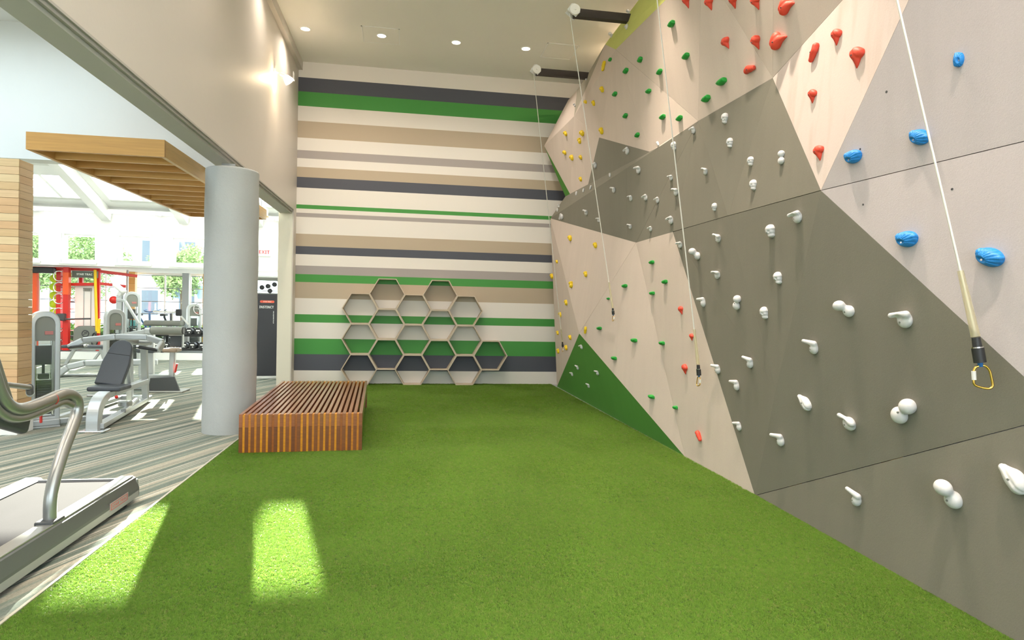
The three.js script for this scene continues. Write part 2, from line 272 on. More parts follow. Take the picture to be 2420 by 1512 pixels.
// far wall with a row of square windows over the glazed bay
{
  const X = [[-10.55, -9.72], [-9.18, -8.35], [-7.81, -6.98], [-6.44, -5.44], [-5.07, -4.24], [-3.70, -2.87]], y0 = 2.60, y1 = 3.37, g = [box(-12.2, -2.53, 2.52, y0, -18.95, -18.7), box(-12.2, -2.53, y1, 4.35, -18.95, -18.7)];
  let p = -12.2; for (const [a, b] of X) { g.push(box(p, a, y0, y1, -18.95, -18.7)); p = b; } g.push(box(p, -2.53, y0, y1, -18.95, -18.7));
  struct('wall', g, M.gymWhite).name = 'wall_far';
  X.forEach(([a, b], i) => {
    const w = structGroup('window'); w.name = 'window_' + (i + 1); const z = -18.9, t = 0.045, f = 0.05;
    mesh('window_frame', [box(a, b, y0, y0 + f, z - t, z + t), box(a, b, y1 - f, y1, z - t, z + t), box(a, a + f, y0 + f, y1 - f, z - t, z + t), box(b - f, b, y0 + f, y1 - f, z - t, z + t)], M.frame, w);
    mesh('trim', [box(a - 0.05, b + 0.05, y1, y1 + 0.05, -18.72, -18.68), box(a - 0.05, a, y0 - 0.03, y1, -18.72, -18.68), box(b, b + 0.05, y0 - 0.03, y1, -18.72, -18.68), box(a - 0.05, b + 0.05, y0 - 0.04, y0, -18.72, -18.66)], M.frame, w);
    mesh('pane', box(a + f, b - f, y0 + f, y1 - f, z - 0.003, z + 0.003), M.pane, w);
  });
  struct('ceiling', box(-12.2, -2.53, 2.52, 2.7, -22.2, -18.95), M.gymWhite).name = 'ceiling_bay';
  struct('wall', [box(-12.2, -11.9, 0.19, 2.52, -22.2, -22.0), box(-12.2, -2.53, 0.19, 0.3, -22.06, -22.0), box(-12.2, -2.53, 2.46, 2.52, -22.06, -22.0)], M.frame).name = 'wall_bay_frame';
  const st = structGroup('window'); st.name = 'window_10';
  const ys = [0.86, 1.21, 1.6, 2.03, 2.44], xs = [-11.9, -11.1, -10.3, -9.5, -8.62, -7.75, -6.98, -6.3, -5.4, -4.5, -3.6, -2.75];
  for (const y of ys) mesh('transom', box(-11.9, -2.75, y - 0.012, y + 0.012, -22.05, -22.0), std({ color: lin(0.25, 0.27, 0.3), roughness: 0.5 }), st);
  for (let i = 0; i < xs.length - 1; i++) { if (i) mesh('mullion', box(xs[i] - 0.02, xs[i] + 0.02, 0.3, 2.46, -22.05, -21.99), M.frame, st); mesh('pane', box(xs[i] + 0.02, xs[i + 1] - 0.02, 0.3, 2.46, -22.03, -22.024), M.pane, st); }
}
// outside: paved ground
struct('ground', box(-60, 40, -0.3, -0.21, -70, 40), std({ color: lin(0.55, 0.56, 0.55), roughness: 0.9, map: gritTone }));

// ---------------------------------------------------------------- climbing wall: flat plywood facets on a folded frame
const P = {
  b0: [3.120, 0.000, -12.950],
  b1: [3.080, 0.000, -6.640],
  b2: [3.060, 0.000, -5.150],
  rl: [2.960, 3.554, -13.224],
  rm: [3.031, 2.541, -8.215],
  rr: [2.920, 2.513, -5.508],
  gk: [2.830, 2.477, -4.033],
  ab: [2.800, 1.224, -10.139],
  re: [3.014, 2.539, -6.967],
  qu: [2.970, 3.619, -6.287],
  qt: [2.970, 3.580, -4.908],
  lv: [2.969, 3.609, -7.276],
  ef: [2.967, 0.992, -4.725],
  tl: [2.750, 5.033, -13.051],
  tu: [2.950, 5.176, -11.398],
  us: [3.010, 4.418, -9.974],
  bk: [3.070, 3.886, -12.404],
  sb: [3.035, 3.791, -10.644],
  tb: [3.062, 3.864, -12.002],
  ut: [3.012, 5.840, -9.780],
  tk1: [3.097, 5.840, -11.058],
  tk2: [3.131, 5.840, -11.903],
  tk3: [3.106, 5.840, -12.489],
  uv: [2.890, 5.384, -8.863],
  wt: [2.730, 4.967, -5.805],
  xt: [2.570, 4.221, -4.984],
  gr: [2.970, 1.326, -2.637],
  vs: [2.976, 3.630, -7.662],
  sA: [2.967, 3.598, -8.498],
  sB: [3.026, 2.614, -8.576],
  yt: [2.650, 4.755, -4.433],
  kt: [2.850, 4.020, -2.872],
  tA: [3.020, 5.840, -5.800],
  tB: [3.020, 5.840, -3.200],
  tC: [3.020, 5.840, -0.600],
  jr: [2.970, 2.479, -2.679],
  jR: [3.096, 2.482, -1.461],
  hr: [2.994, 1.085, -2.649],
  ap: [2.989, 1.172, -2.450],
  hR: [2.800, 1.875, -0.830],
  b3: [2.960, 0.000, -0.600],
};
for (const k of Object.keys(P)) P[k] = V3(P[k]);
const SEAM = new Set(['rm re', 're rr', 'gk rr', 'gk jR', 'ab rm', 'qu wt', 'qt yt', 'sA sB', 'qu rm', 'uv wt', 'qu uv', 'kt qt', 'gk kt', 'ap b2', 'jR kt']);
const FINE = new Set(['qu wt', 'qt yt', 'sA sB', 'qu rm', 'uv wt', 'gk kt', 'qu uv', 'kt qt']);
const PANELS = [
  ['A2', 'b0 ab rl', 'pale'],
  ['A', 'rl ab rm', 'pale'],
  ['GR', 'b0 b1 ab', 'green'],
  ['C', 'ab b1 rm', 'pale'],
  ['D', 'rm b1 b2 re', 'pale'],
  ['E1', 're b2 ef', 'dark'],
  ['E2', 're ef rr', 'dark'],
  ['F', 'rr ef gk', 'dark'],
  ['G', 'ef b2 ap gk', 'dark'],
  ['H', 'b2 b3 ap', 'dark'],
  ['H2', 'b3 hR ap', 'dark'],
  ['R1a', 'rl sB sA', 'dark'],
  ['R1b', 'sA sB rm qu', 'dark'],
  ['R2a', 'rm re qu', 'dark'],
  ['R2b', 're rr qu', 'dark'],
  ['Q1', 'qu rr qt', 'dark'],
  ['Q2', 'qt rr gk', 'dark'],
  ['BAND', 'rl lv bk', 'dark'],
  ['S', 'sb vs us', 'dark'],
  ['T1', 'tl tb tu', 'pale'],
  ['T2', 'tu tb sb', 'pale'],
  ['T3', 'tu sb us', 'pale'],
  ['TG', 'tl bk tb', 'green'],
  ['U1', 'tu us uv', 'pale'],
  ['U2', 'tu uv ut', 'pale'],
  ['GS1', 'tu ut tk1', 'sliver'],
  ['GS2', 'tu tk1 tk2', 'sliver'],
  ['PL1', 'tl tu tk2', 'pale'],
  ['PL2', 'tl tk2 tk3', 'pale'],
  ['L1', 'ut uv wt', 'lime'],
  ['L2', 'ut wt tA', 'lime'],
  ['V1', 'us vs uv', 'pale'],
  ['V2', 'vs qu uv', 'pale'],
  ['V3', 'vs lv qu', 'pale'],
  ['W', 'uv qu wt', 'pale'],
  ['X', 'wt qu qt', 'pale'],
  ['Y1', 'wt qt yt', 'pale'],
  ['Y2', 'yt qt kt', 'pale'],
  ['Y3', 'wt yt tA', 'pale'],
  ['Y4', 'yt tB tA', 'pale'],
  ['Y5', 'yt kt tB', 'pale'],
  ['Y6', 'kt tC tB', 'pale'],
  ['P1', 'qt gk kt', 'pink'],
  ['P2', 'gk jR kt', 'pink2'],
  ['P2b', 'kt jR tC', 'pink2'],
  ['P3', 'gk ap jR', 'pink2'],
  ['P3b', 'ap hR jR', 'pink2'],
];
const climb = thing('climbing_wall', 'tall faceted climbing wall of pale, dark grey, green and lime plywood panels beside the turf', 'climbing wall');
const panelInfo = {};
{
  const byEdge = {};
  for (const [id, vs, col] of PANELS) {
    const names = vs.split(' '), pts = names.map((n) => P[n]), nrm = pts[1].clone().sub(pts[0]).cross(pts[2].clone().sub(pts[0])).normalize();
    if (nrm.x > 0) nrm.negate();
    const up = new THREE.Vector3(0, 1, 0).addScaledVector(nrm, -nrm.y).normalize(), right = up.clone().cross(nrm).normalize(), o = pts[0];
    panelInfo[id] = { nrm, up, right };
    let q = pts.map((p) => { const d = p.clone().sub(o); return [d.dot(right), d.dot(up)]; }), nn = names.slice();
    let area = 0; q.forEach((a, i) => { const b = q[(i + 1) % q.length]; area += a[0] * b[1] - a[1] * b[0]; });
    if (area < 0) { q.reverse(); nn.reverse(); }
    const N = q.length, lines = q.map((a, i) => {           // every edge moved inwards: 3 mm at an open joint, half a millimetre at a filled one
      const b = q[(i + 1) % N], key = [nn[i], nn[(i + 1) % N]].sort().join(' '), g = SEAM.has(key) ? (FINE.has(key) ? 0.0011 : 0.0024) : 0.0004, dx = b[0] - a[0], dy = b[1] - a[1], l = Math.hypot(dx, dy);
      return [a[0] - dy / l * g, a[1] + dx / l * g, dx / l, dy / l];
    });
    const ins = q.map((_, i) => { const A = lines[(i + N - 1) % N], B = lines[i], den = A[2] * B[3] - A[3] * B[2]; if (Math.abs(den) < 1e-6) return [B[0], B[1]]; const t = ((B[0] - A[0]) * B[3] - (B[1] - A[1]) * B[2]) / den; return [A[0] + A[2] * t, A[1] + A[3] * t]; });
    const at = (p, d) => o.clone().addScaledVector(right, p[0]).addScaledVector(up, p[1]).addScaledVector(nrm, -d), pos = [], uv = [];
    const tri = (a, b, c, u) => { pos.push(...a.toArray(), ...b.toArray(), ...c.toArray()); uv.push(...u.flat()); };
    for (let i = 1; i < N - 1; i++) { const [a, b, c] = [ins[0], ins[i], ins[i + 1]]; tri(at(a, 0), at(b, 0), at(c, 0), [a, b, c]); tri(at(a, 0.018), at(c, 0.018), at(b, 0.018), [a, c, b]); }
    for (let i = 0; i < N; i++) { const a = ins[i], b = ins[(i + 1) % N]; tri(at(b, 0), at(a, 0), at(a, 0.018), [b, a, a]); tri(at(b, 0), at(a, 0.018), at(b, 0.018), [b, a, b]); }
    const g = new THREE.BufferGeometry(); g.setAttribute('position', new THREE.Float32BufferAttribute(pos, 3));
    const off = [R(0, 3), R(0, 3)]; g.setAttribute('uv', new THREE.Float32BufferAttribute(uv.map((x, i) => x + off[i % 2]), 2)); g.computeVertexNormals();
    const m = new THREE.Mesh(g, M[col]); m.name = 'panel'; m.castShadow = m.receiveShadow = true; climb.add(m);
  }
  // closing boards along the far end and the top
  const endPts = [P.b0, P.rl, P.bk, P.tl, P.tk3], back = endPts.map((p) => new THREE.Vector3(3.5, p.y, -13.27)), pos = [];
  for (let i = 0; i < endPts.length - 1; i++) for (const v of [endPts[i], endPts[i + 1], back[i], endPts[i + 1], back[i + 1], back[i]]) pos.push(...v.toArray());
  const top = [P.tk3, P.tk2, P.tk1, P.ut, P.tA, P.tB, P.tC];
  for (let i = 0; i < top.length - 1; i++) { const a = top[i], b = top[i + 1], c = new THREE.Vector3(4.09, 5.84, a.z), d = new THREE.Vector3(4.09, 5.84, b.z); for (const v of [a, c, b, b, c, d]) pos.push(...v.toArray()); }
  const g = new THREE.BufferGeometry(); g.setAttribute('position', new THREE.Float32BufferAttribute(pos, 3)); g.computeVertexNormals();
  mesh('closing_board', g, M.sliver, climb);
  // studs behind the panels carry them
  const studs = []; for (let z = -12.6; z < -0.8; z += 1.2) studs.push(box(3.55, 3.65, 0, 5.8, z - 0.05, z + 0.05)); mesh('stud_frame', studs, M.oak[0], climb);
  const holes = [[[2.856, 2.976, -3.47], 'P2', 0.008], [[2.931, 2.311, -3.049], 'P3', 0.007], [[2.868, 2.321, -3.658], 'P3', 0.006], [[2.853, 2.68, -3.681], 'P2', 0.006]];
  for (const [p, id, r] of holes) { const h = mesh('bolt_hole', new THREE.CylinderGeometry(r, r, 0.003, 12).rotateX(Math.PI / 2), M.charcoal, climb); h.position.set(...p); h.lookAt(V3(p).add(panelInfo[id].nrm)); }
}

// ---------------------------------------------------------------- climbing holds, each modelled as a blended lump and bolted on
const smin = (a, b, k) => { const h = Math.max(k - Math.abs(a - b), 0) / k; return Math.min(a, b) - h * h * k * 0.25; };
const smax = (a, b, k) => -smin(-a, -b, k);
const ell = (x, y, z, cx, cy, cz, rx, ry, rz) => { const a = (x - cx) / rx, b = (y - cy) / ry, c = (z - cz) / rz, k = Math.sqrt(a * a + b * b + c * c); return (k - 1) * Math.min(rx, ry, rz); };
const cap = (x, y, z, a, b, ra, rb) => { const dx = b[0] - a[0], dy = b[1] - a[1], dz = b[2] - a[2], t = Math.max(0, Math.min(1, ((x - a[0]) * dx + (y - a[1]) * dy + (z - a[2]) * dz) / (dx * dx + dy * dy + dz * dz))); return Math.hypot(x - a[0] - dx * t, y - a[1] - dy * t, z - a[2] - dz * t) - ra - (rb - ra) * t; };
const SHAPES = {
  oval: (x, y, z) => smax(smin(ell(x, y, z, -0.04, 0.02, 0.06, 0.5, 0.37, 0.36), cap(x, y, z, [-0.35, 0.12, 0.2], [0.38, 0.2, 0.22], 0.12, 0.16), 0.15), x - 0.44 + 0.1 * y, 0.1) + 0.018 * Math.cos(11 * x + 7 * y) * (y < 0.1 ? 1 : 0.2),
  knob: (x, y, z) => smin(ell(x, y, z, -0.14, 0.16, 0.16, 0.34, 0.3, 0.34), ell(x, y, z, 0.18, -0.14, 0.14, 0.3, 0.32, 0.3), 0.14) + 0.02 * Math.sin(9 * x - 6 * y),
  long: (x, y, z) => smin(cap(x, y, z, [0, 0.42, 0.14], [0.05, -0.42, 0.14], 0.24, 0.2), ell(x, y, z, 0.14, 0.1, 0.2, 0.2, 0.24, 0.22), 0.15) + 0.015 * Math.sin(12 * y + 4 * x),
  wedge: (x, y, z) => smin(smin(ell(x, y, z, -0.12, 0.28, 0.14, 0.4, 0.34, 0.36), ell(x, y, z, 0.22, 0.24, 0.1, 0.28, 0.26, 0.28), 0.12), cap(x, y, z, [0, 0.1, 0.1], [0.02, -0.55, 0.02], 0.32, 0.08), 0.2) + 0.03 * Math.max(0, Math.sin(10 * x + 9 * y)) ,
  jug: (x, y, z) => smax(smin(ell(x, y, z, 0.06, -0.12, 0.1, 0.42, 0.4, 0.26), cap(x, y, z, [-0.42, 0.2, 0.42], [0.4, 0.12, 0.28], 0.13, 0.17), 0.14), -ell(x, y, z, -0.06, 0.0, 0.52, 0.3, 0.17, 0.24), 0.08),
  ball: (x, y, z) => smin(ell(x, y, z, -0.14, 0.2, 0.48, 0.36, 0.3, 0.32), ell(x, y, z, 0.12, -0.2, 0.08, 0.36, 0.34, 0.3), 0.2),
  skull: (x, y, z) => smax(smax(smin(ell(x, y, z, 0, 0.1, 0.14, 0.42, 0.44, 0.4), ell(x, y, z, 0.02, -0.34, 0.08, 0.28, 0.22, 0.28), 0.12), -ell(x, y, z, -0.16, -0.06, 0.5, 0.12, 0.1, 0.16), 0.06), -ell(x, y, z, 0.16, -0.1, 0.48, 0.12, 0.09, 0.16), 0.06) + 0.016 * Math.sin(20 * y + 5 * x) * (y < 0.15 ? 1 : 0),
  peanut: (x, y, z) => smin(ell(x, y, z, -0.06, 0.32, 0.18, 0.34, 0.32, 0.34), ell(x, y, z, 0.08, -0.32, 0.14, 0.38, 0.34, 0.3), 0.12),
  hook: (x, y, z) => smin(cap(x, y, z, [-0.48, 0.26, 0.42], [0.3, 0.22, 0.2], 0.12, 0.18), smax(ell(x, y, z, 0.18, -0.14, 0.1, 0.32, 0.38, 0.28), -ell(x, y, z, -0.02, -0.02, 0.44, 0.16, 0.14, 0.2), 0.06), 0.12),
  shell: (x, y, z) => smin(cap(x, y, z, [-0.42, 0.14, 0.22], [0.36, -0.06, 0.1], 0.16, 0.32), ell(x, y, z, 0.1, 0, 0.06, 0.44, 0.36, 0.3), 0.14) + 0.03 * Math.pow(Math.max(0, Math.sin(16 * y + 5 * x)), 2),
  pocket: (x, y, z) => smax(smin(ell(x, y, z, 0, 0.02, 0.04, 0.54, 0.38, 0.44), cap(x, y, z, [-0.34, 0.14, 0.26], [0.44, 0.12, 0.2], 0.13, 0.15), 0.12), -ell(x, y, z, -0.12, -0.14, 0.48, 0.26, 0.12, 0.2), 0.05) + 0.026 * Math.max(0, Math.cos(22 * Math.atan2(y + 0.14, x + 0.12))) * (Math.hypot(x + 0.12, (y + 0.14) * 1.4) > 0.28 && z > 0.1 ? 1 : 0),
};
function sdfGeo(fn, n = 40, lim = 0.92) {
  const mc = new MarchingCubes(n, M.black, false, false, 60000); mc.isolation = 0; mc.reset();
  const h = n / 2;
  for (let k = 0; k < n; k++) for (let j = 0; j < n; j++) for (let i = 0; i < n; i++) {
    const x = (i - h) / h * lim, y = (j - h) / h * lim, z = (k - h) / h * lim;
    mc.field[i + n * j + n * n * k] = -Math.max(fn(x, y, z), -0.06 - z);
  }
  mc.update();
  const p = new Float32Array(mc.count * 3); for (let i = 0; i < p.length; i++) p[i] = mc.positionArray[i] * lim;
  let g = new THREE.BufferGeometry(); g.setAttribute('position', new THREE.BufferAttribute(p, 3));
  g = mergeVertices(g, 1e-4); g.computeVertexNormals();
  const nn = g.attributes.normal, pp = g.attributes.position; let s = 0;      // make the faces point outwards
  for (let i = 0; i < pp.count; i++) s += nn.getX(i) * pp.getX(i) + nn.getY(i) * pp.getY(i) + nn.getZ(i) * (pp.getZ(i) - 0.1);
  if (s < 0) { const ix = g.index.array; for (let i = 0; i < ix.length; i += 3) { const t = ix[i]; ix[i] = ix[i + 1]; ix[i + 1] = t; } g.computeVertexNormals(); }
  return g;
}
const holdGeo = {}, boltAt = {}, KIND = { oval: [-0.12, -0.02], knob: [0.02, 0.02], long: [0.02, 0], wedge: [-0.06, 0.1], jug: [0, -0.2], ball: [0.12, -0.22], skull: [0, -0.12], peanut: [0.02, -0.1], hook: [0.14, -0.16], shell: [0.1, 0.02], pocket: [-0.12, -0.15] };
for (const k of Object.keys(SHAPES)) {
  holdGeo[k] = sdfGeo(SHAPES[k], k === 'pocket' || k === 'shell' ? 54 : 40);
  const [bx, by] = KIND[k]; let z = 0.8; while (z > -0.05 && SHAPES[k](bx, by, z) > 0) z -= 0.005; boltAt[k] = [bx, by, z];
}
const boltGeo = prep(new THREE.CylinderGeometry(0.05, 0.05, 0.05, 6).rotateX(Math.PI / 2));
const GROUP = { white: 'white bolt-on climbing holds', green: 'green bolt-on climbing holds', yellow: 'yellow bolt-on climbing holds', red: 'red bolt-on climbing holds', blue: 'blue bolt-on climbing holds' };
const boltMat = { white: M.greyPlastic, green: M.charcoal, yellow: M.charcoal, red: M.charcoal, blue: M.chrome };
function hold(color, kind, panel, at, size, rot, label) {
  const m = new THREE.Mesh(holdGeo[kind], M.hold[color]); m.name = numbered('climbing_hold'); m.castShadow = m.receiveShadow = true; scene.add(m);
  m.userData = { label, category: 'climbing hold', group: GROUP[color] };
  const { nrm, up, right } = panelInfo[panel], q = new THREE.Quaternion().setFromRotationMatrix(new THREE.Matrix4().makeBasis(right, up, nrm));
  m.quaternion.copy(q).multiply(new THREE.Quaternion().setFromAxisAngle(new THREE.Vector3(0, 0, 1), rot * Math.PI / 180 + (rot ? 0 : kind === 'oval' ? R(-0.1, 0.1) : R(-0.25, 0.25))));
  const s = size * 1.06; const ov = kind === 'oval'; m.scale.set(s * R(0.95, 1.05) * (ov ? 1.5 : 1), s * R(0.95, 1.05) * (ov ? 0.8 : 1), s * (ov ? 1.45 : 1)); m.position.set(...at);
  const b = new THREE.Mesh(boltGeo, boltMat[color]); b.name = 'bolt'; b.position.set(...boltAt[kind]); b.castShadow = b.receiveShadow = true; m.add(b);
}
hold('green', 'oval', 'W', [2.821, 4.777, -6.654], 0.088, 0, 'highest green climbing hold on the pale panel beside the lime panel');
hold('green', 'oval', 'W', [2.870, 4.317, -6.368], 0.085, 0, 'second-highest green climbing hold on the pale panel beside the lime panel');
hold('green', 'oval', 'W', [2.896, 4.838, -7.817], 0.081, 0, 'second-lowest green climbing hold on the pale panel beside the lime panel');
hold('green', 'oval', 'V2', [2.913, 4.910, -8.408], 0.087, 0, 'highest green climbing hold on the long upper pale triangle');
hold('green', 'oval', 'W', [2.909, 4.454, -7.187], 0.080, 0, 'lowest green climbing hold on the pale panel beside the lime panel');
hold('green', 'oval', 'V2', [2.937, 4.366, -7.605], 0.080, 0, 'second-highest green climbing hold on the long upper pale triangle');
hold('green', 'oval', 'V1', [2.941, 4.773, -8.947], 0.087, 0, 'highest green climbing hold on the small upper pale triangle');
hold('green', 'oval', 'V1', [2.957, 4.328, -8.507], 0.083, 0, 'second-highest green climbing hold on the small upper pale triangle');
hold('green', 'oval', 'V2', [2.959, 3.921, -7.183], 0.080, 0, 'second-lowest green climbing hold on the long upper pale triangle');
hold('green', 'oval', 'V2', [2.964, 3.769, -6.713], 0.076, 0, 'lowest green climbing hold on the long upper pale triangle');
hold('green', 'oval', 'U1', [2.899, 5.329, -9.100], 0.063, 0, 'only green climbing hold on the steep pale strip under the lime panel');
hold('green', 'oval', 'X', [2.932, 3.816, -5.684], 0.093, 0, 'highest green climbing hold on the pale panel above the dark triangle');
hold('green', 'oval', 'X', [2.943, 3.765, -6.023], 0.090, 0, 'lowest green climbing hold on the pale panel above the dark triangle');
hold('green', 'oval', 'V1', [2.968, 3.940, -8.050], 0.078, 0, 'lowest green climbing hold on the small upper pale triangle');
hold('green', 'oval', 'D', [3.031, 2.229, -7.593], 0.075, 0, 'highest green climbing hold on the warm-lit pale panel beside the dark slope');
hold('green', 'oval', 'D', [3.033, 1.967, -7.169], 0.076, 0, 'second-highest green climbing hold on the warm-lit pale panel beside the dark slope');
hold('green', 'oval', 'D', [3.042, 1.840, -7.580], 0.075, 0, 'third-highest green climbing hold on the warm-lit pale panel beside the dark slope');
hold('green', 'oval', 'C', [2.986, 1.957, -8.452], 0.082, 0, 'highest green climbing hold on the pale panel right of the diagonal joint');
hold('green', 'oval', 'C', [2.927, 1.788, -9.011], 0.050, 0, 'second-highest green climbing hold on the pale panel right of the diagonal joint');
hold('green', 'oval', 'C', [2.887, 1.339, -9.261], 0.083, 0, 'third-highest green climbing hold on the pale panel right of the diagonal joint');
hold('green', 'oval', 'C', [2.995, 1.220, -8.050], 0.085, 0, 'third-lowest green climbing hold on the pale panel right of the diagonal joint');
hold('green', 'oval', 'D', [3.054, 1.230, -7.255], 0.077, 0, 'second-lowest green climbing hold on the warm-lit pale panel beside the dark slope');
hold('green', 'oval', 'C', [2.928, 0.933, -8.655], 0.084, 0, 'second-lowest green climbing hold on the pale panel right of the diagonal joint');
hold('green', 'oval', 'C', [3.024, 0.548, -7.469], 0.079, 0, 'lowest green climbing hold on the pale panel right of the diagonal joint');
hold('green', 'oval', 'D', [3.069, 0.511, -6.861], 0.063, 0, 'lowest green climbing hold on the warm-lit pale panel beside the dark slope');
hold('yellow', 'long', 'U2', [2.909, 5.362, -9.447], 0.111, 0, 'highest yellow climbing hold on the steep pale strip under the lime panel');
hold('yellow', 'knob', 'U1', [2.935, 5.059, -9.585], 0.099, 0, 'second-highest yellow climbing hold on the steep pale strip under the lime panel');
hold('yellow', 'knob', 'U1', [2.938, 5.168, -10.545], 0.080, 0, 'second-lowest yellow climbing hold on the steep pale strip under the lime panel');
hold('yellow', 'knob', 'U1', [2.949, 5.007, -10.088], 0.090, 0, 'lowest yellow climbing hold on the steep pale strip under the lime panel');
hold('yellow', 'knob', 'V1', [2.997, 4.467, -9.756], 0.114, 0, 'only yellow climbing hold on the small upper pale triangle');
hold('yellow', 'knob', 'T1', [2.919, 4.980, -11.844], 0.105, 0, 'second-highest yellow climbing hold on the pale pentagon at upper left');
hold('yellow', 'knob', 'T3', [2.982, 4.722, -10.857], 0.127, 0, 'highest yellow climbing hold on the pale pentagon at upper left');
hold('yellow', 'knob', 'T3', [2.984, 4.638, -11.033], 0.106, 0, 'third-highest yellow climbing hold on the pale pentagon at upper left');
hold('yellow', 'knob', 'T1', [2.947, 4.655, -11.995], 0.098, 0, 'fourth-highest yellow climbing hold on the pale pentagon at upper left');
hold('yellow', 'knob', 'T2', [3.008, 4.479, -11.644], 0.120, 0, 'second-lowest yellow climbing hold on the pale pentagon at upper left');
hold('yellow', 'knob', 'T2', [3.003, 4.338, -11.010], 0.091, 0, 'third-lowest yellow climbing hold on the pale pentagon at upper left');
hold('yellow', 'knob', 'T2', [3.032, 3.968, -11.083], 0.091, 0, 'lowest yellow climbing hold on the pale pentagon at upper left');
hold('yellow', 'knob', 'A', [2.955, 2.939, -11.431], 0.118, 0, 'highest yellow climbing hold on the pale panel left of the diagonal joint');
hold('yellow', 'knob', 'A', [2.981, 2.662, -9.898], 0.103, 0, 'second-highest yellow climbing hold on the pale panel left of the diagonal joint');
hold('yellow', 'knob', 'A2', [2.933, 2.574, -12.374], 0.076, 0, 'highest yellow climbing hold on the narrow pale strip beside the striped wall');
hold('yellow', 'knob', 'A2', [3.015, 2.321, -13.120], 0.117, 0, 'second-highest yellow climbing hold on the narrow pale strip beside the striped wall');
hold('yellow', 'knob', 'A', [2.916, 2.211, -10.198], 0.098, 0, 'second-lowest yellow climbing hold on the pale panel left of the diagonal joint');
hold('yellow', 'knob', 'A', [2.869, 2.063, -10.944], 0.120, 0, 'lowest yellow climbing hold on the pale panel left of the diagonal joint');
hold('yellow', 'knob', 'A2', [2.881, 1.748, -11.324], 0.101, 0, 'third-highest yellow climbing hold on the narrow pale strip beside the striped wall');
hold('yellow', 'knob', 'A2', [2.965, 1.520, -12.116], 0.100, 0, 'fourth-highest yellow climbing hold on the narrow pale strip beside the striped wall');
hold('yellow', 'knob', 'A2', [3.023, 1.146, -12.536], 0.086, 0, 'fourth-lowest yellow climbing hold on the narrow pale strip beside the striped wall');
hold('yellow', 'knob', 'A2', [2.882, 1.123, -10.985], 0.091, 0, 'third-lowest yellow climbing hold on the narrow pale strip beside the striped wall');
hold('yellow', 'long', 'C', [2.830, 1.291, -9.846], 0.088, 0, 'only yellow climbing hold on the pale panel right of the diagonal joint');
hold('yellow', 'knob', 'A2', [2.937, 0.911, -11.468], 0.095, 0, 'second-lowest yellow climbing hold on the narrow pale strip beside the striped wall');
hold('yellow', 'knob', 'A2', [3.040, 0.777, -12.517], 0.094, 0, 'lowest yellow climbing hold on the narrow pale strip beside the striped wall');
hold('red', 'wedge', 'W', [2.784, 4.803, -6.202], 0.105, 0, 'only red climbing hold on the pale panel beside the lime panel');
hold('red', 'wedge', 'X', [2.801, 4.561, -5.724], 0.105, 0, 'highest red climbing hold on the pale panel above the dark triangle');
hold('red', 'wedge', 'Y1', [2.819, 4.382, -5.298], 0.094, 0, 'highest red climbing hold on the shaded overhang panel');
hold('red', 'wedge', 'Y1', [2.826, 4.201, -4.927], 0.099, 0, 'second-highest red climbing hold on the shaded overhang panel');
hold('red', 'wedge', 'Y2', [2.857, 3.995, -4.528], 0.121, 75, 'highest red climbing hold on the top overhang beside the pinkish kite');
hold('red', 'wedge', 'X', [2.879, 4.113, -5.528], 0.094, 0, 'second-highest red climbing hold on the pale panel above the dark triangle');
hold('red', 'wedge', 'Y1', [2.902, 3.922, -5.038], 0.101, 0, 'lowest red climbing hold on the shaded overhang panel');
hold('red', 'wedge', 'Y2', [2.907, 3.810, -4.705], 0.132, 80, 'lowest red climbing hold on the top overhang beside the pinkish kite');
hold('red', 'long', 'X', [2.941, 3.754, -5.197], 0.112, 80, 'lowest red climbing hold on the pale panel above the dark triangle');
hold('red', 'long', 'P1', [2.920, 3.533, -4.272], 0.100, -35, 'second-highest red climbing hold on the pinkish kite panel');
hold('red', 'wedge', 'P1', [2.895, 3.202, -4.240], 0.077, 0, 'second-lowest red climbing hold on the pinkish kite panel');
hold('red', 'wedge', 'P1', [2.852, 2.749, -4.082], 0.084, 0, 'lowest red climbing hold on the pinkish kite panel');
hold('red', 'wedge', 'P1', [2.899, 3.529, -3.995], 0.088, 0, 'highest red climbing hold on the pinkish kite panel');
hold('red', 'wedge', 'P1', [2.863, 3.284, -3.732], 0.105, 0, 'third-highest red climbing hold on the pinkish kite panel');
hold('red', 'wedge', 'D', [3.036, 1.629, -6.712], 0.076, 0, 'highest red climbing hold on the warm-lit pale panel beside the dark slope');
hold('red', 'wedge', 'D', [3.040, 1.341, -6.440], 0.060, 0, 'second-highest red climbing hold on the warm-lit pale panel beside the dark slope');
hold('red', 'wedge', 'D', [3.053, 0.977, -6.604], 0.089, 0, 'second-lowest red climbing hold on the warm-lit pale panel beside the dark slope');
hold('red', 'long', 'D', [3.066, 0.307, -6.252], 0.098, 40, 'lowest red climbing hold on the warm-lit pale panel beside the dark slope');
hold('white', 'ball', 'L2', [3.014, 5.839, -8.659], 0.066, 0, 'highest white climbing hold on the lime panel');
hold('white', 'jug', 'L1', [2.913, 5.527, -8.445], 0.070, 0, 'second-highest white climbing hold on the lime panel');
hold('white', 'ball', 'L2', [3.010, 5.830, -9.416], 0.078, 0, 'lowest white climbing hold on the lime panel');
hold('white', 'ball', 'GS1', [3.069, 5.747, -10.994], 0.083, 0, 'highest white climbing hold on the grey rim beside the roof arm');
hold('white', 'ball', 'GS2', [3.022, 5.441, -11.584], 0.063, 0, 'lowest white climbing hold on the grey rim beside the roof arm');
hold('white', 'jug', 'S', [2.990, 3.850, -8.513], 0.106, 0, 'highest white climbing hold on the small dark triangle above the band');
hold('white', 'jug', 'S', [3.021, 4.016, -10.166], 0.105, 0, 'lowest white climbing hold on the small dark triangle above the band');
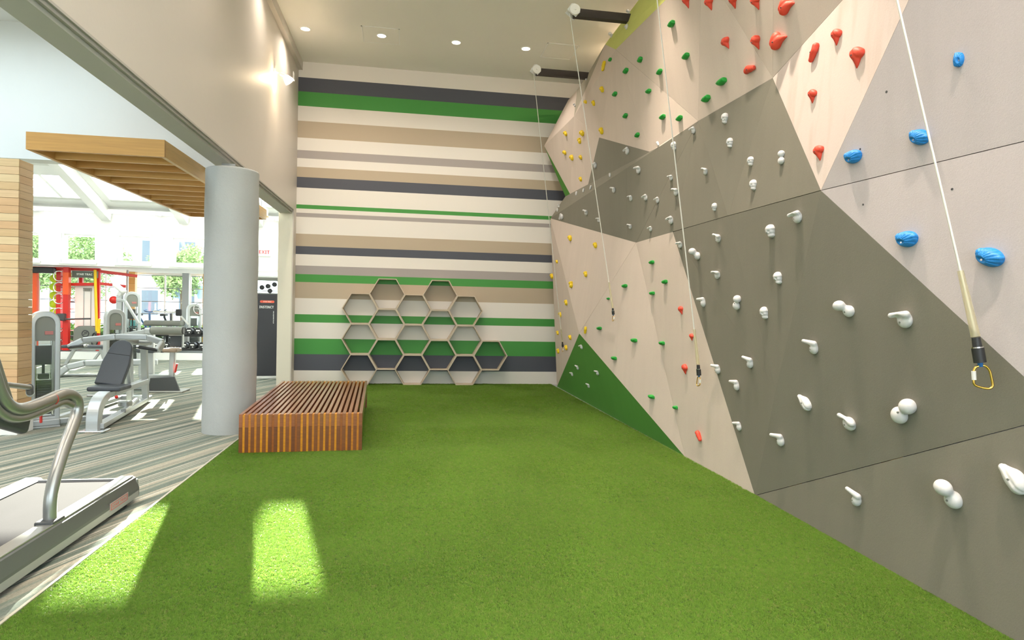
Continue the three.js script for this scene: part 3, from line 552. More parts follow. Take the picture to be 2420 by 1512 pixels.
hold('white', 'long', 'BAND', [2.991, 3.665, -9.279], 0.064, 40, 'highest white climbing hold on the thin upper rim of the dark band');
hold('white', 'long', 'BAND', [2.994, 3.669, -10.313], 0.064, 10, 'second-highest white climbing hold on the thin upper rim of the dark band');
hold('white', 'long', 'BAND', [3.008, 3.708, -10.807], 0.067, 20, 'third-highest white climbing hold on the thin upper rim of the dark band');
hold('white', 'long', 'BAND', [3.023, 3.751, -11.347], 0.070, 30, 'third-lowest white climbing hold on the thin upper rim of the dark band');
hold('white', 'ball', 'BAND', [3.019, 3.733, -12.682], 0.061, 0, 'second-lowest white climbing hold on the thin upper rim of the dark band');
hold('white', 'long', 'BAND', [2.990, 3.645, -12.685], 0.069, 30, 'lowest white climbing hold on the thin upper rim of the dark band');
hold('white', 'long', 'V2', [2.974, 3.654, -7.369], 0.062, 40, 'only white climbing hold on the long upper pale triangle');
hold('white', 'jug', 'R1a', [2.969, 3.442, -12.199], 0.117, 60, 'second-lowest white climbing hold on the left tip of the dark band');
hold('white', 'jug', 'R1a', [2.981, 3.291, -10.503], 0.108, 0, 'second-highest white climbing hold on the left tip of the dark band');
hold('white', 'jug', 'R1a', [2.996, 3.070, -9.819], 0.088, 0, 'lowest white climbing hold on the left tip of the dark band');
hold('white', 'jug', 'R1a', [2.977, 3.408, -9.030], 0.100, 0, 'highest white climbing hold on the left tip of the dark band');
hold('white', 'jug', 'R1b', [2.993, 3.166, -8.337], 0.087, 0, 'second-lowest white climbing hold on the amber-lit dark band');
hold('white', 'jug', 'R1b', [2.999, 3.080, -7.800], 0.087, 0, 'third-highest white climbing hold on the amber-lit dark band');
hold('white', 'jug', 'R2a', [3.006, 2.984, -7.417], 0.078, 0, 'fourth-lowest white climbing hold on the band right of its slanting joint');
hold('white', 'jug', 'R1b', [2.975, 3.486, -8.020], 0.106, 0, 'second-highest white climbing hold on the amber-lit dark band');
hold('white', 'jug', 'R1b', [3.016, 2.788, -8.394], 0.082, 0, 'lowest white climbing hold on the amber-lit dark band');
hold('white', 'jug', 'R2a', [3.020, 2.661, -7.658], 0.070, 0, 'lowest white climbing hold on the band right of its slanting joint');
hold('white', 'skull', 'R1b', [2.976, 3.506, -6.881], 0.087, 0, 'highest white climbing hold on the amber-lit dark band');
hold('white', 'jug', 'R2a', [2.994, 3.174, -6.997], 0.074, 0, 'third-highest white climbing hold on the band right of its slanting joint');
hold('white', 'jug', 'R2a', [2.998, 2.989, -6.853], 0.092, 0, 'fourth-highest white climbing hold on the band right of its slanting joint');
hold('white', 'jug', 'R2a', [3.010, 2.684, -7.002], 0.099, 0, 'second-lowest white climbing hold on the band right of its slanting joint');
hold('white', 'jug', 'R2a', [2.973, 3.554, -6.391], 0.077, 0, 'highest white climbing hold on the band right of its slanting joint');
hold('white', 'skull', 'Q1', [2.964, 3.466, -5.675], 0.089, 0, 'highest white climbing hold on the dark triangle above the wedge');
hold('white', 'skull', 'Q1', [2.952, 3.199, -5.544], 0.083, 0, 'lowest white climbing hold on the dark triangle above the wedge');
hold('white', 'skull', 'Q2', [2.931, 2.933, -5.133], 0.074, 0, 'second-highest white climbing hold on the dark triangle beside the pinkish kite');
hold('white', 'peanut', 'Q2', [2.893, 2.843, -4.606], 0.077, 0, 'highest white climbing hold on the dark triangle beside the pinkish kite');
hold('white', 'skull', 'Q2', [2.908, 2.707, -5.034], 0.083, 0, 'lowest white climbing hold on the dark triangle beside the pinkish kite');
hold('white', 'jug', 'R2b', [2.954, 3.047, -6.041], 0.077, 0, 'second-highest white climbing hold on the band right of its slanting joint');
hold('white', 'skull', 'R2b', [2.938, 2.640, -5.789], 0.070, 0, 'third-lowest white climbing hold on the band right of its slanting joint');
hold('white', 'jug', 'F', [2.857, 2.341, -4.326], 0.104, 0, 'highest white climbing hold on the inverted dark wedge');
hold('white', 'skull', 'F', [2.885, 2.276, -4.708], 0.099, 0, 'second-highest white climbing hold on the inverted dark wedge');
hold('white', 'jug', 'E2', [2.945, 2.340, -5.718], 0.090, 0, 'highest white climbing hold on the dark slope beside the pale panel');
hold('white', 'jug', 'E1', [3.009, 2.372, -6.726], 0.086, 0, 'second-highest white climbing hold on the dark slope beside the pale panel');
hold('white', 'ball', 'E2', [2.987, 2.226, -6.240], 0.115, 0, 'third-highest white climbing hold on the dark slope beside the pale panel');
hold('white', 'jug', 'E2', [2.971, 1.989, -5.765], 0.095, 0, 'fourth-highest white climbing hold on the dark slope beside the pale panel');
hold('white', 'skull', 'F', [2.903, 1.895, -4.617], 0.087, 0, 'second-lowest white climbing hold on the inverted dark wedge');
hold('white', 'hook', 'E1', [3.013, 1.724, -6.142], 0.101, 0, 'fifth-highest white climbing hold on the dark slope beside the pale panel');
hold('white', 'peanut', 'E2', [2.961, 1.709, -5.341], 0.104, -40, 'fifth-lowest white climbing hold on the dark slope beside the pale panel');
hold('white', 'skull', 'F', [2.936, 1.617, -4.853], 0.088, 0, 'lowest white climbing hold on the inverted dark wedge');
hold('white', 'hook', 'G', [2.937, 1.382, -4.217], 0.102, 0, 'third-highest white climbing hold on the largest dark panel');
hold('white', 'hook', 'E1', [2.983, 1.188, -5.153], 0.104, 0, 'fourth-lowest white climbing hold on the dark slope beside the pale panel');
hold('white', 'hook', 'E1', [3.036, 1.062, -5.839], 0.100, 0, 'third-lowest white climbing hold on the dark slope beside the pale panel');
hold('white', 'hook', 'E1', [3.017, 0.952, -5.434], 0.098, 0, 'second-lowest white climbing hold on the dark slope beside the pale panel');
hold('white', 'shell', 'G', [2.978, 0.951, -4.348], 0.105, -30, 'fourth-highest white climbing hold on the largest dark panel');
hold('white', 'hook', 'E1', [3.040, 0.574, -5.414], 0.086, 0, 'lowest white climbing hold on the dark slope beside the pale panel');
hold('white', 'ball', 'G', [2.916, 1.658, -3.830], 0.108, 0, 'highest white climbing hold on the largest dark panel');
hold('white', 'jug', 'G', [2.930, 1.602, -3.350], 0.116, 0, 'second-highest white climbing hold on the largest dark panel');
hold('white', 'jug', 'G', [2.993, 0.888, -3.874], 0.115, -20, 'second-lowest white climbing hold on the largest dark panel');
hold('white', 'peanut', 'G', [2.986, 1.042, -3.380], 0.136, -60, 'third-lowest white climbing hold on the largest dark panel');
hold('white', 'hook', 'G', [3.007, 0.597, -4.709], 0.103, 0, 'lowest white climbing hold on the largest dark panel');
hold('white', 'hook', 'H', [3.027, 0.383, -3.833], 0.103, -20, 'lowest white climbing hold on the lowest dark panel');
hold('white', 'ball', 'H', [3.007, 0.633, -3.045], 0.127, -20, 'second-highest white climbing hold on the lowest dark panel');
hold('white', 'shell', 'H', [2.998, 0.817, -2.689], 0.126, -30, 'highest white climbing hold on the lowest dark panel');
hold('white', 'hook', 'GR', [2.853, 1.010, -10.155], 0.084, 0, 'highest white climbing hold on the green triangle at floor level');
hold('white', 'hook', 'GR', [2.953, 0.618, -10.731], 0.081, 0, 'second-highest white climbing hold on the green triangle at floor level');
hold('white', 'hook', 'GR', [3.000, 0.444, -11.273], 0.078, 0, 'second-lowest white climbing hold on the green triangle at floor level');
hold('white', 'hook', 'GR', [2.938, 0.649, -9.505], 0.086, 0, 'third-highest white climbing hold on the green triangle at floor level');
hold('white', 'hook', 'GR', [3.014, 0.360, -10.237], 0.078, 0, 'lowest white climbing hold on the green triangle at floor level');
hold('blue', 'pocket', 'P2', [2.904, 2.994, -2.998], 0.068, 90, 'highest blue climbing hold on the top right pale panel');
hold('blue', 'pocket', 'P2', [2.901, 2.642, -3.245], 0.107, -25, 'second-highest blue climbing hold on the top right pale panel');
hold('blue', 'pocket', 'P2', [2.851, 2.640, -3.729], 0.110, -3, 'lowest blue climbing hold on the top right pale panel');
hold('blue', 'pocket', 'P3', [2.903, 2.062, -3.314], 0.117, -5, 'highest blue climbing hold on the right-hand pale panel below the joint');
hold('blue', 'pocket', 'P3', [2.953, 1.919, -2.819], 0.122, -22, 'lowest blue climbing hold on the right-hand pale panel below the joint');

// ---------------------------------------------------------------- turf: backing and a pile of bent blades
{
  const turf = thing('artificial_turf', 'bright green artificial turf covering the floor of the climbing area', 'turf'); turf.userData.kind = 'stuff';
  const back = std({ color: lin(0.030, 0.075, 0.012), roughness: 0.9, map: gritTone });
  mesh('backing', box(-1.93, 3.05, 0, 0.006, -13.3, 5), back, turf);
  const BL = 12, pos = [], nor = [];
  const variants = 1;
  for (let b = 0; b < BL; b++) {
    const a = R(0, 6.283), r = R(0, 0.010), x0 = Math.cos(a) * r, z0 = Math.sin(a) * r, dir = R(0, 6.283), lean = R(0.25, 1.0), h = R(0.010, 0.017), w = R(0.00055, 0.0009);
    const dx = Math.cos(dir), dz = Math.sin(dir), px = -dz * w, pz = dx * w;
    const P0 = [x0, 0.004, z0], P1 = [x0 + dx * h * lean * 0.4, h * 0.62, z0 + dz * h * lean * 0.4], P2_ = [x0 + dx * h * lean * 1.15, h * (1.05 - 0.25 * lean), z0 + dz * h * lean * 1.15];
    const L0 = [P0[0] - px, P0[1], P0[2] - pz], R0 = [P0[0] + px, P0[1], P0[2] + pz], L1 = [P1[0] - px * 0.9, P1[1], P1[2] - pz * 0.9], R1 = [P1[0] + px * 0.9, P1[1], P1[2] + pz * 0.9];
    pos.push(...L0, ...R0, ...R1, ...L0, ...R1, ...L1, ...L1, ...R1, ...P2_);
  }
  const g = new THREE.BufferGeometry(); g.setAttribute('position', new THREE.Float32BufferAttribute(pos, 3)); g.computeVertexNormals();
  const zones = [[-3.6, -2.2, 21000], [-5.0, -3.6, 18000], [-7.0, -5.0, 12500], [-9.5, -7.0, 8500], [-13.29, -9.5, 5600]];
  const count = zones.reduce((s, [a, b, d]) => s + Math.round(4.98 * (b - a) * d), 0);
  const pile = new THREE.InstancedMesh(g, phys({ color: 0xffffff, roughness: 0.95, specularIntensity: 0.2, clearcoat: 0.16, clearcoatRoughness: 0.22, transmission: 0.6, thickness: 0, side: THREE.DoubleSide }), count);
  pile.name = 'pile'; pile.userData.kind = 'stuff'; pile.castShadow = pile.receiveShadow = true;
  const m4 = new THREE.Matrix4(), q = new THREE.Quaternion(), e = new THREE.Euler(), c = new THREE.Color(); let i = 0;
  for (const [a, b, d] of zones) {
    const n = Math.round(4.98 * (b - a) * d), big = d < 6000 ? 1.8 : d < 9000 ? 1.5 : d < 13000 ? 1.2 : 1;
    for (let k = 0; k < n; k++) {
      const x = R(-1.92, 3.06), z = R(a, b), nap = fbm(x / 7 + 3, z / 14 + 3, 9, 26, 4, 7), patch = fbm(x / 8 + 3, z / 16 + 3, 20, 16, 4, 13);
      e.set(R(-0.25, 0.25) + (nap - 0.5) * 0.8, R(0, 6.283), R(-0.25, 0.25)); q.setFromEuler(e);
      m4.compose(new THREE.Vector3(x, 0.002, z), q, new THREE.Vector3(big, R(0.8, 1.15), big)); pile.setMatrixAt(i, m4);
      const t = rnd(), k2 = 0.9 + 0.2 * patch + 0.3 * (t - 0.5), old = rnd() < 0.09;
      c.setRGB((old ? 0.32 : 0.192) * k2, (old ? 0.36 : 0.352) * k2, (old ? 0.10 : 0.042) * k2); pile.setColorAt(i++, c);
    }
  }
  turf.add(pile);
}

// ---------------------------------------------------------------- concrete column, oak pier, slatted oak canopy
{
  const prof = []; for (let i = 0; i <= 24; i++) prof.push([0.312 + 0.003 * Math.sin(i * 1.3), 3.225 * i / 24]);
  prof.push([0.310, 3.236], [0.304, 3.246], [0.294, 3.252], [0.28, 3.254]);
  const pts = prof.map(([r, y]) => new THREE.Vector2(r, y));
  const m = mesh('column', new THREE.LatheGeometry(pts, 48), M.concrete, scene); mesh('bearing_block', [box(-0.2, -0.04, 3.25, 3.392, -0.29, -0.25), new THREE.CylinderGeometry(0.285, 0.285, 0.01, 32).translate(0, 3.25, 0)], M.concrete, m); m.position.set(-2.19, 0, -8.40); m.userData = { label: 'round grey concrete column standing at the edge of the turf', category: 'column' };
}
{
  const t = thing('timber_pier', 'square pier clad in horizontal pale oak boards on a white plinth', 'pier', [-4.5, 0, -8.24]);
  mesh('plinth', rbox(1.2, 0.23, 0.32, -0.59, 0.115, -0.155, 0.004), M.whitePaint, t);
  mesh('core', box(-1.15, -0.03, 0.23, 3.2, -0.27, -0.03), M.black, t);
  const n = 33, h = (3.225 - 0.23) / n;
  for (let i = 0; i < n; i++) {
    const y = 0.23 + h * (i + 0.5), d = R(0, 0.003), a = M.oak[rnd() * 5 | 0], b = M.oak[rnd() * 5 | 0];
    const f = mesh('board', rbox(1.17, h - 0.003, 0.022, -0.585, y, -0.011 - d, 0.002, 1), a, t); shiftUV(f);
    const s = mesh('board', rbox(0.022, h - 0.003, 0.27, -0.011 - d, y, -0.16, 0.002, 1), b, t); shiftUV(s);
  }
}
function shiftUV(m) { const a = m.geometry.attributes.uv, u = R(0, 5), v = R(0, 5); for (let i = 0; i < a.count; i++) a.setXY(i, a.getX(i) + u, a.getY(i) + v); return m; }
{
  const t = thing('slatted_canopy', 'hanging oak canopy frame with cross slats behind the concrete column', 'canopy', [0, 0, 0]);
  const y0 = 3.2, y1 = 3.389, x0 = -4.07, x1 = -2.69, z0 = -12.7, z1 = -7.57, w = 0.045;
  const put = (name, g) => shiftUV(mesh(name, g, M.canopy[rnd() * 3 | 0], t));
  put('frame_board', box(x0, x1, y0, y1, z1 - w, z1)); put('frame_board', box(x0, x1, y0, y1, z0, z0 + w));
  put('frame_board', box(x0, x0 + w, y0, y1, z0 + w, z1 - w)); put('frame_board', box(x1 - w, x1, y0, y1, z0 + w, z1 - w));
  const n = 10, gap = (z1 - z0 - 2 * w) / (n + 1);
  for (let i = 1; i <= n; i++) { const z = z1 - w - gap * i; put('slat', box(x0 + w, x1 - w, y0 + 0.015, y1 - 0.03, z - 0.02, z + 0.02)); }
  put('top_board', box(x0 + w, x1 - w, y1 - 0.02, y1, z0 + w, z1 - w));
}

// ---------------------------------------------------------------- slatted hardwood bench
{
  const W = 1.275, D = 3.1, Hh = 0.41, n = 22, t = thing('slatted_bench', 'low wide bench of glossy red-brown slats with orange spacers on the turf', 'bench', [-1.11, 0.012, -7.1], 0.045);
  const pitch = W / n, sw = pitch * 0.64, ow = pitch - sw, beam = 0.14;
  for (let i = 0; i < n; i++) {
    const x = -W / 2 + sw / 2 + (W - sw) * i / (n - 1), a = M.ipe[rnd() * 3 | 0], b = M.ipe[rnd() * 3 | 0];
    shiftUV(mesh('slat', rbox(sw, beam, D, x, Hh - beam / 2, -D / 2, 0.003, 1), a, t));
    shiftUV(mesh('leg_slat', swapless(rbox(sw, Hh - beam - 0.001, 0.11, x, (Hh - beam) / 2, -0.055, 0.002, 1)), M.ipeLegShade[rnd() * 3 | 0], t));
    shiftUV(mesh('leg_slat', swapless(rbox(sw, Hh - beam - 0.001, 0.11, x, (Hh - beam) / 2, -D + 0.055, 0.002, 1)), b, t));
    if (i < n - 1) {
      const xo = x + (W - sw) / (n - 1) / 2, c = M.ipeOrange[rnd() * 2.4 | 0];
      shiftUV(mesh('spacer', rbox(ow + 0.002, Hh - 0.006, 0.105, xo, (Hh - 0.006) / 2, -0.0545, 0.001, 1), c, t));
      shiftUV(mesh('spacer', rbox(ow + 0.002, Hh - 0.006, 0.105, xo, (Hh - 0.006) / 2, -D + 0.0545, 0.001, 1), c, t));
    }
  }
  for (const z of [-1.05, -2.05]) mesh('cross_rail', box(-W / 2 + sw, W / 2 - sw, Hh - beam - 0.06, Hh - beam + 0.02, z - 0.04, z + 0.04), M.ipe[2], t);
}
function swapless(g) { return g; }

// ---------------------------------------------------------------- honeycomb shelving
{
  const names = { 0: 'far left', 1: 'second', 2: 'third', 3: 'fourth', 4: 'fifth', 5: 'far right' };
  const s = 0.357, hgt = s * Math.sqrt(3), th = 0.017, depth = 0.25, cells = [[0, 0], [0, 2], [0, 4], [1, 1], [1, 3], [1, 5], [2, 0], [2, 2], [2, 4], [3, 1], [3, 3], [4, 0], [4, 2], [4, 4], [5, 1], [5, 3]];
  // cells are [row in half heights, column]
  const rowWord = ['lowest row', 'second-lowest row', 'third-lowest row', 'third-highest row', 'second-highest row', 'highest row'], inRow = {};
  const total = {}; for (const [r] of cells) total[r] = (total[r] ?? 0) + 1;
  for (const [r, c] of cells) {
    const k = inRow[r] = (inRow[r] ?? 0) + 1, place = total[r] === 2 ? ['', 'left', 'right'][k] : ['', 'left', 'middle', 'right'][k];
    const t = thing('hexagonal_shelf', `pale wood hexagonal shelf cell, ${place} one in the ${rowWord[r]} against the striped wall`, 'shelf', [-0.953 + 0.5335 * c, 0.318 + 0.308 * r, -13.298], 0, 'hexagonal wall shelf cells');
    for (let e = 0; e < 6; e++) {
      const a0 = e * Math.PI / 3, a1 = a0 + Math.PI / 3, ro = s - 0.002, ri = s - 0.002 - th / Math.cos(Math.PI / 6);
      const q = [[ro * Math.cos(a0), ro * Math.sin(a0)], [ro * Math.cos(a1), ro * Math.sin(a1)], [ri * Math.cos(a1), ri * Math.sin(a1)], [ri * Math.cos(a0), ri * Math.sin(a0)]];
      shiftUV(mesh('board', ext(q, depth, 0), M.birch[e % 2], t));
    }
  }
}

// ---------------------------------------------------------------- ceiling: downlights, access hatches, sprinkler
{
  const spots = []; for (const z of [-11.72, -9.9, -6.9, -4.4, -1.9, 0.6, 3.1]) for (const x of [-1.88, -0.56, 0.78, 2.08]) if (!(z === -9.9 && x > 2)) spots.push([x, z]);
  const P_ = ['first from the left', 'second from the left', 'third from the left', 'fourth from the left'];
  spots.forEach(([x, z], i) => {
    const row = i > 3 ? 1 : 0, t = thing('downlight', row ? 'recessed round ceiling downlight outside the picture above the turf' : `recessed round warm ceiling downlight, ${P_[i & 3]} before the striped wall`, 'downlight', [x, 6.47, z], 0, row ? 'downlights out of view above the turf' : 'downlights before the striped wall');
    mesh('trim_ring', new THREE.TorusGeometry(0.085, 0.012, 8, 28).rotateX(Math.PI / 2), M.whitePaint, t);
    const l = mesh('lamp', new THREE.CylinderGeometry(0.075, 0.075, 0.008, 24).translate(0, -0.004, 0), glow(1, 0.86, 0.62, 9), t);
    const s = (x > 2 && row ? new THREE.SpotLight(ACCENT, LAMP * 7.5, 0, 0.56, 1, 2) : new THREE.SpotLight(WARM, x < -1.5 && row ? LAMP * 0.6 : LAMP, 0, 1.18, 0.9, 2)); s.position.set(x, 6.44, z); s.target.position.set(x, 0, z); s.castShadow = true; s.shadow.radius = 3.6; s.shadow.mapSize.set(1024, 1024); scene.add(s, s.target);
  });
  for (const z of [-4.2, -1.4]) for (const x of [-9, -6.6, -4.2]) {     // downlights added above the picture to brighten the gym front
    const t = thing('downlight', 'added recessed round downlight in the gym ceiling outside the picture', 'downlight', [x, 5.12, z], 0, 'added gym downlights out of view');
    mesh('trim_ring', new THREE.TorusGeometry(0.085, 0.012, 8, 28).rotateX(Math.PI / 2), M.whitePaint, t); mesh('lamp', new THREE.CylinderGeometry(0.075, 0.075, 0.008, 24).translate(0, -0.004, 0), glow(1, 0.86, 0.62, 9), t);
    const s = new THREE.SpotLight(WARM, 26, 0, 1.3, 0.8, 2); s.position.set(x, 5.09, z); s.target.position.set(x, 0, z); s.castShadow = true; s.shadow.radius = 3.6; scene.add(s, s.target);
  }
  for (const [x0, x1, z0, z1, n] of [[-0.9, -0.235, -12.06, -11.38, 'square ceiling access hatch around the second downlight'], [2.42, 3.02, -12.06, -11.38, 'square ceiling access hatch near the climbing wall']]) {
    const t = thing('access_hatch', n, 'hatch', [0, 6.47, 0]);
    mesh('hatch_frame', [box(x0, x1, -0.006, 0, z0, z0 + 0.02), box(x0, x1, -0.006, 0, z1 - 0.02, z1), box(x0, x0 + 0.02, -0.006, 0, z0, z1), box(x1 - 0.02, x1, -0.006, 0, z0, z1)], M.whitePaint, t);
    mesh('hatch_door', box(x0 + 0.023, x1 - 0.023, -0.004, 0, z0 + 0.023, z1 - 0.023), M.ceiling, t);
  }
}
// wall spotlights on short brackets: one in view, the rest added unseen to brighten the ceiling
function spotlight(x, y, z, side, label, group) {
  const t = thing('wall_spotlight', label, 'spotlight', [x, y, z], side < 0 ? Math.PI : 0, group);
  mesh('wall_plate', new THREE.CylinderGeometry(0.05, 0.05, 0.02, 20).rotateZ(Math.PI / 2).translate(0.01, 0, 0), M.whitePaint, t);
  mesh('bracket', [rod([0, 0, 0], [0.10, -0.03, -0.02], 0.016), rod([0.10, -0.03, -0.02], [0.18, -0.06, -0.02], 0.028)], M.whitePaint, t);
  const L = [new THREE.Vector2(0.025, 0), new THREE.Vector2(0.05, 0.02), new THREE.Vector2(0.075, 0.09), new THREE.Vector2(0.08, 0.12)];
  const sh = mesh('shade', new THREE.LatheGeometry(L, 24), phys({ color: lin(0.95, 0.9, 0.8), roughness: 0.5, transmission: 0.5, thickness: 0, side: THREE.DoubleSide }), t); sh.position.set(0.17, -0.055, -0.02); sh.rotation.set(0.1, 0, -2.45);
  mesh('barn_door', box(-0.004, 0.004, -0.06, 0.06, -0.05, 0.05), M.whitePaint, t).position.set(0.31, -0.05, -0.02);
  mesh('bulb', ball(0.225, -0.12, -0.015, 0.035), glow(1, 0.80, 0.48, 12), t);
  const p = new THREE.PointLight(new THREE.Color(1, 0.79, 0.55), SCONCE); p.position.set(x + side * 0.225, y - 0.12, z - side * 0.015); p.castShadow = true; p.shadow.radius = 1.6; scene.add(p);
}
spotlight(-2.25, 5.43, -11.0, 1, 'small white adjustable spotlight on the beige upper wall');
for (const z of [-4.0, -0.7, 2.6]) spotlight(-2.25, 5.43, z, 1, 'added white wall spotlight outside the picture on the beige upper wall for ceiling fill', 'added wall spotlights out of view');
for (const z of [-11.0, -8.2, -5.4, -2.6, 0.2, 3.0]) spotlight(4.1, 6.15, z, -1, 'added white wall spotlight hidden above the climbing wall for ceiling fill', 'added wall spotlights hidden above the climbing wall');

// ---------------------------------------------------------------- auto-belay arms and ropes
function arm(label, px, py, pz, x1) {
  const t = thing('roof_arm', label, 'roof arm', [0, 0, 0], 0, 'dark steel roof arms over the climbing wall');
  mesh('beam', rbox(x1 - px, 0.11, 0.09, (px + x1) / 2, py - 0.02, pz, 0.004), M.darkBeam, t);
  mesh('bracket', [ext([[-0.09, 0.0], [0.03, -0.09], [0.09, -0.02], [0.02, 0.09], [-0.03, 0.085]], 0.008, 0.001).translate(px - 0.01, py, pz + 0.052), ext([[-0.09, 0.0], [0.03, -0.09], [0.09, -0.02], [0.02, 0.09], [-0.03, 0.085]], 0.008, 0.001).translate(px - 0.01, py, pz - 0.06)], M.lightPlastic, t);
  mesh('pulley', [new THREE.CylinderGeometry(0.072, 0.072, 0.03, 28).rotateX(Math.PI / 2).translate(px, py - 0.005, pz + 0.08), new THREE.CylinderGeometry(0.014, 0.014, 0.05, 12).rotateX(Math.PI / 2).translate(px, py - 0.005, pz + 0.095)], M.whitePaint, t);
}
arm('dark steel roof arm with white pulley, nearest the striped wall', 2.14, 5.80, -11.0, 3.3);
arm('dark steel roof arm with white pulley, second from the striped wall', 2.17, 5.71, -8.55, 3.06);
arm('dark steel roof arm out of the picture above the third rope', 2.37, 5.78, -6.25, 3.3);
arm('dark steel roof arm out of the picture above the nearest rope', 2.19, 5.78, -3.38, 3.3);
function belayRope(label, top, bot, ls, o) {      // bot is the upper end of the swivel
  const t = thing('belay_rope', label, 'rope', [0, 0, 0], 0, 'belay ropes hanging before the climbing wall');
  const T = V3(top), B = V3(bot), d = B.clone().sub(T).normalize(), dn = new THREE.Vector3(0, -1, 0).lerp(d, 0.75).normalize();
  const at = (k) => B.clone().addScaledVector(dn, k).toArray(), up = (k) => B.clone().addScaledVector(d, -k).toArray();
  mesh('cord', rod(top, up(ls * 0.1), 0.0062, 0.0062, 8), M.rope, t);
  mesh('sleeve', rod(up(ls), up(0.005), 0.013 * o, 0.019 * o, 16), M.sleeve, t);
  mesh('swivel', [rod(at(0), at(0.045 * o), 0.017 * o, 0.019 * o, 16), rod(at(0.048 * o), at(0.115 * o), 0.025 * o, 0.025 * o, 18)], M.black, t);
  mesh('swivel_ring', rod(at(0.043 * o), at(0.05 * o), 0.0235 * o, 0.0235 * o, 18), M.chrome, t);
  mesh('sling', [rod(at(0.112 * o), at(0.135 * o), 0.012 * o, 0.009 * o)], M.blueSling, t);
  const C = at(0.13 * o), k = new THREE.Group(); k.name = 'carabiner'; k.position.set(...C); k.rotation.set(0, -0.75 + (o > 1 ? 0.3 : 2.35), 0.12); t.add(k);
  const q = [[-0.016, -0.004], [0.012, 0], [0.030, -0.02], [0.036, -0.06], [0.036, -0.092], [0.015, -0.10], [-0.028, -0.082], [-0.030, -0.05], [-0.027, -0.02]].map(([x, y]) => [x * 1.05 * o, y * 1.05 * o, 0]);
  mesh('ring', tube(q, 0.0052 * o, 60, 10, true), M.gold, k); mesh('screw_gate', rod([-0.0295 * o, -0.022 * o, 0], [-0.031 * o, -0.062 * o, 0], 0.0095 * o, 0.0095 * o, 12), M.lightPlastic, k);
}
belayRope('thin white belay rope hanging nearest the striped wall', [2.08, 5.74, -10.92], [2.905, 1.001, -11.704], 0.25, 0.82);
belayRope('white belay rope over the green holds, second from the striped wall', [2.10, 5.65, -8.48], [2.858, 1.648, -8.615], 0.37, 0.8);
belayRope('white belay rope ending beside the red holds on the pale panel', [2.316, 5.75, -6.222], [2.967, 1.069, -6.131], 0.37, 0.95);
belayRope('white belay rope with the large golden carabiner, nearest the camera', [2.115, 5.75, -3.363], [2.868, 1.508, -2.809], 0.35, 1.12);

